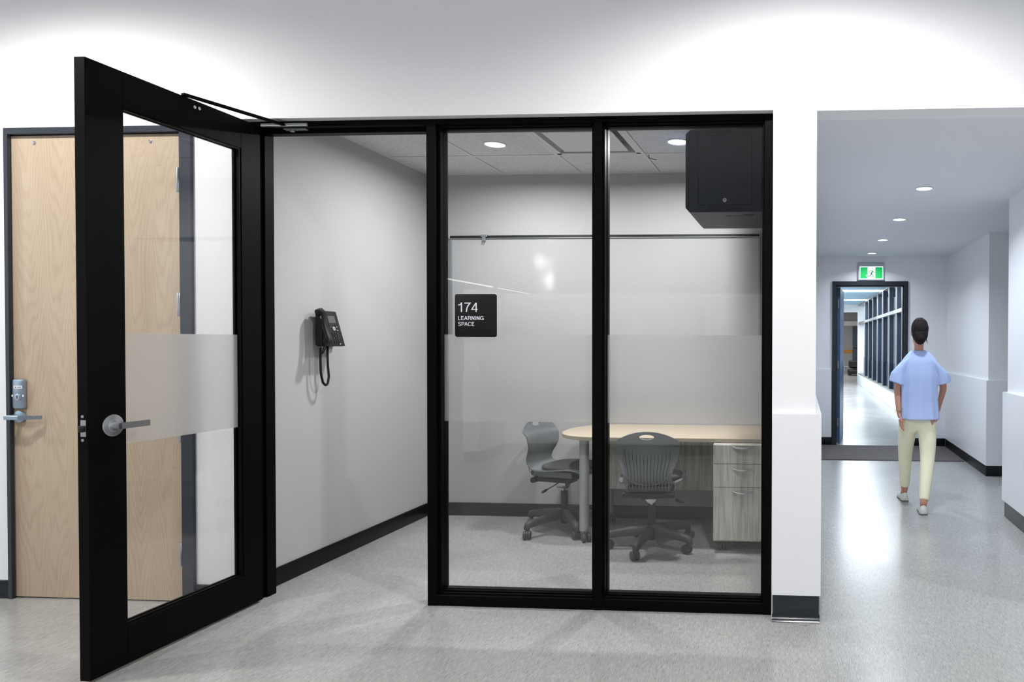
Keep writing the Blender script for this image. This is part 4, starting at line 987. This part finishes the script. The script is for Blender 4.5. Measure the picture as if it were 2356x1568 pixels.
# hair: updo with a nape twist and loose strands
b = MB(); b.ball(hc+Vector((0, -.012, .022)), (.069, .086, .095)); b.ball(hc+Vector((-.004, -.055, -.045)), (.050, .048, .062)); b.ball(hc+Vector((0, -.03, -.02)), (.064, .070, .075))
b.ball(hc+Vector((.004, -.072, -.052)), (.036, .034, .036)); b.ball(hc+Vector((-.012, -.066, -.018)), (.040, .030, .034))
remeshed(b, 'hair', HAIR, .005, 6)
b = MB(); random.seed(9)
for k in range(170):                                   # locks combed back and down to the nape
    a0 = random.uniform(-1.25, 1.25); e0 = random.uniform(.1, 1.2); pts = []
    for q in range(7):
        t = q/6.; el = e0*(1-t)-.95*t; az = a0*(1-.75*t**1.5)
        r_ = 1.012+.015*math.sin(k*1.7+q*1.3)
        pts.append(hc+Vector((.070*r_*math.cos(el)*math.sin(az), -.010-.088*r_*math.cos(el)*math.cos(az)+.012*t, .020+.094*r_*math.sin(el))))
    b.tube(pts, [.0012, .0026, .0030, .0030, .0028, .0022, .001], 5)
b.build('hair_locks', HAIR, woman)
b = MB(); random.seed(5)
for k in range(12):
    a = random.uniform(-.85, .7); st = hc+Vector((.068*a, -.045+random.uniform(-.02, .02), -.03+random.uniform(-.03, .03)))
    b.tube([st, st+Vector((.012*a, -.012, -.035)), st+Vector((.020*a+random.uniform(-.006, .006), -.008, -.05-random.uniform(0, .02)))], [.0018, .0014, .0006], 4)
b.build('hair_strands', HAIR, woman)
# blouse
def ring(cx, cy, z, hx, hy, n=48, fold=0., nf=11, ph=0.):
    out = []
    for k in range(n):
        a = 2*PI*k/n; f_ = 1+fold*math.sin(nf*a+ph)
        out.append((cx+hx*f_*math.cos(a), cy+hy*f_*math.sin(a), z))
    return out
b = MB(); b.loft([ring(.978, 5.86, .745, .168, .125, fold=.035), ring(.976, 5.86, .80, .163, .120, fold=.033), ring(.974, 5.86, .90, .156, .112, fold=.028), ring(.973, 5.858, 1.0, .152, .108, fold=.022), ring(.973, 5.856, 1.10, .154, .106, fold=.014),
        ring(.974, 5.855, 1.17, .150, .100, fold=.004), ring(.975, 5.852, 1.22, .142, .092), ring(.975, 5.85, 1.255, .118, .080), ring(.973, 5.848, 1.285, .088, .068), ring(.970, 5.846, 1.306, .066, .060)])
def sleeve(pts):
    rings = []
    for (c, hx, hy, tilt) in pts:
        c = Vector(c); rings.append([c+Vector((hx*math.cos(2*PI*k/28), hy*math.sin(2*PI*k/28), hx*math.cos(2*PI*k/28)*tilt)) for k in range(28)])
    b.loft(rings)
sleeve([((.905, 5.852, 1.258), .040, .056, .5), ((.868, 5.852, 1.236), .055, .068, .7), ((.842, 5.852, 1.19), .066, .074, .5), ((.810, 5.852, 1.12), .066, .074, .0), ((.797, 5.852, 1.055), .066, .078, -.25), ((.795, 5.852, 1.035), .066, .080, -.35)])
sleeve([((1.043, 5.852, 1.258), .040, .056, -.5), ((1.080, 5.855, 1.236), .055, .068, -.7), ((1.106, 5.855, 1.19), .066, .074, -.5), ((1.150, 5.86, 1.12), .066, .074, .0), ((1.168, 5.87, 1.055), .066, .078, .2), ((1.172, 5.872, 1.035), .066, .080, .3)])
bl = remeshed(b, 'blouse', BLOUSE, .005, 12)
# trousers
TV = []; TE = []; TR = []
def tch(pts, start=None):
    prev = start
    for p, r_ in pts:
        TV.append(p); TR.append(r_); i = len(TV)-1
        if prev is not None: TE.append((prev, i))
        prev = i
    return prev
t0 = tch([((.968, 5.862, .80), (.145, .105))]); tch([((.968, 5.862, .90), (.125, .095))], t0)
for h, k_, an in (((1.045, 5.862, .70), (1.045, 5.83, .43), (.993, 5.690, .118)), ((.888, 5.88, .70), (.892, 6.03, .44), (.904, 6.130, .145))):
    h, k_, an = Vector(h), Vector(k_), Vector(an)
    tch([(tuple(h), .088), (tuple(h.lerp(k_, .55)), .078), (tuple(k_), .064), (tuple(k_.lerp(an, .5)), .056), (tuple(an), .044), (tuple(an+(an-k_).normalized()*.012), .043)], t0)
skin_mesh('trousers', TV, TE, TR, TROUS, woman)
for heel, toe in (((.982, 5.635), (1.002, 5.86)), ((.906, 6.105), (.898, 6.33))):
    hx, hy = heel; tx, ty = toe
    b = MB(); rings = []
    for s, hw, ht in ((0, .020, .035), (.06, .030, .066), (.2, .034, .064), (.4, .034, .055), (.6, .040, .045), (.8, .040, .032), (.94, .028, .026), (1.0, .010, .018)):
        x = hx+(tx-hx)*s; y = hy+(ty-hy)*s
        rings.append([(x+hw*math.cos(a), y, .012+(ht if math.sin(a) > 0 else 0)*abs(math.sin(a))**.8) for a in [2*PI*k/16 for k in range(16)]])
    b.loft(rings); sh_ = b.build('shoe', SHOE, woman, smooth=60)
    b = MB(); out = []
    for sd in (1, -1):
        seq = ((0, .018), (.06, .031), (.2, .035), (.4, .034), (.6, .041), (.8, .041), (.94, .029), (1.0, .010))
        for s, hw in (seq if sd > 0 else seq[::-1]): out.append((hx+(tx-hx)*s+sd*hw, hy+(ty-hy)*s))
    b.prism(out, 'z', 0, .014); b.build('sole', SHOESOLE, sh_)
b = MB(); n = 24
for dz in (0, .012): b.tube([(.806+.026*math.cos(2*PI*k/n), 5.812+.026*math.sin(2*PI*k/n), .818+dz+.004*math.cos(2*PI*k/n)) for k in range(n+1)], .0028, 6)
b.build('bracelet', GOLD, woman)
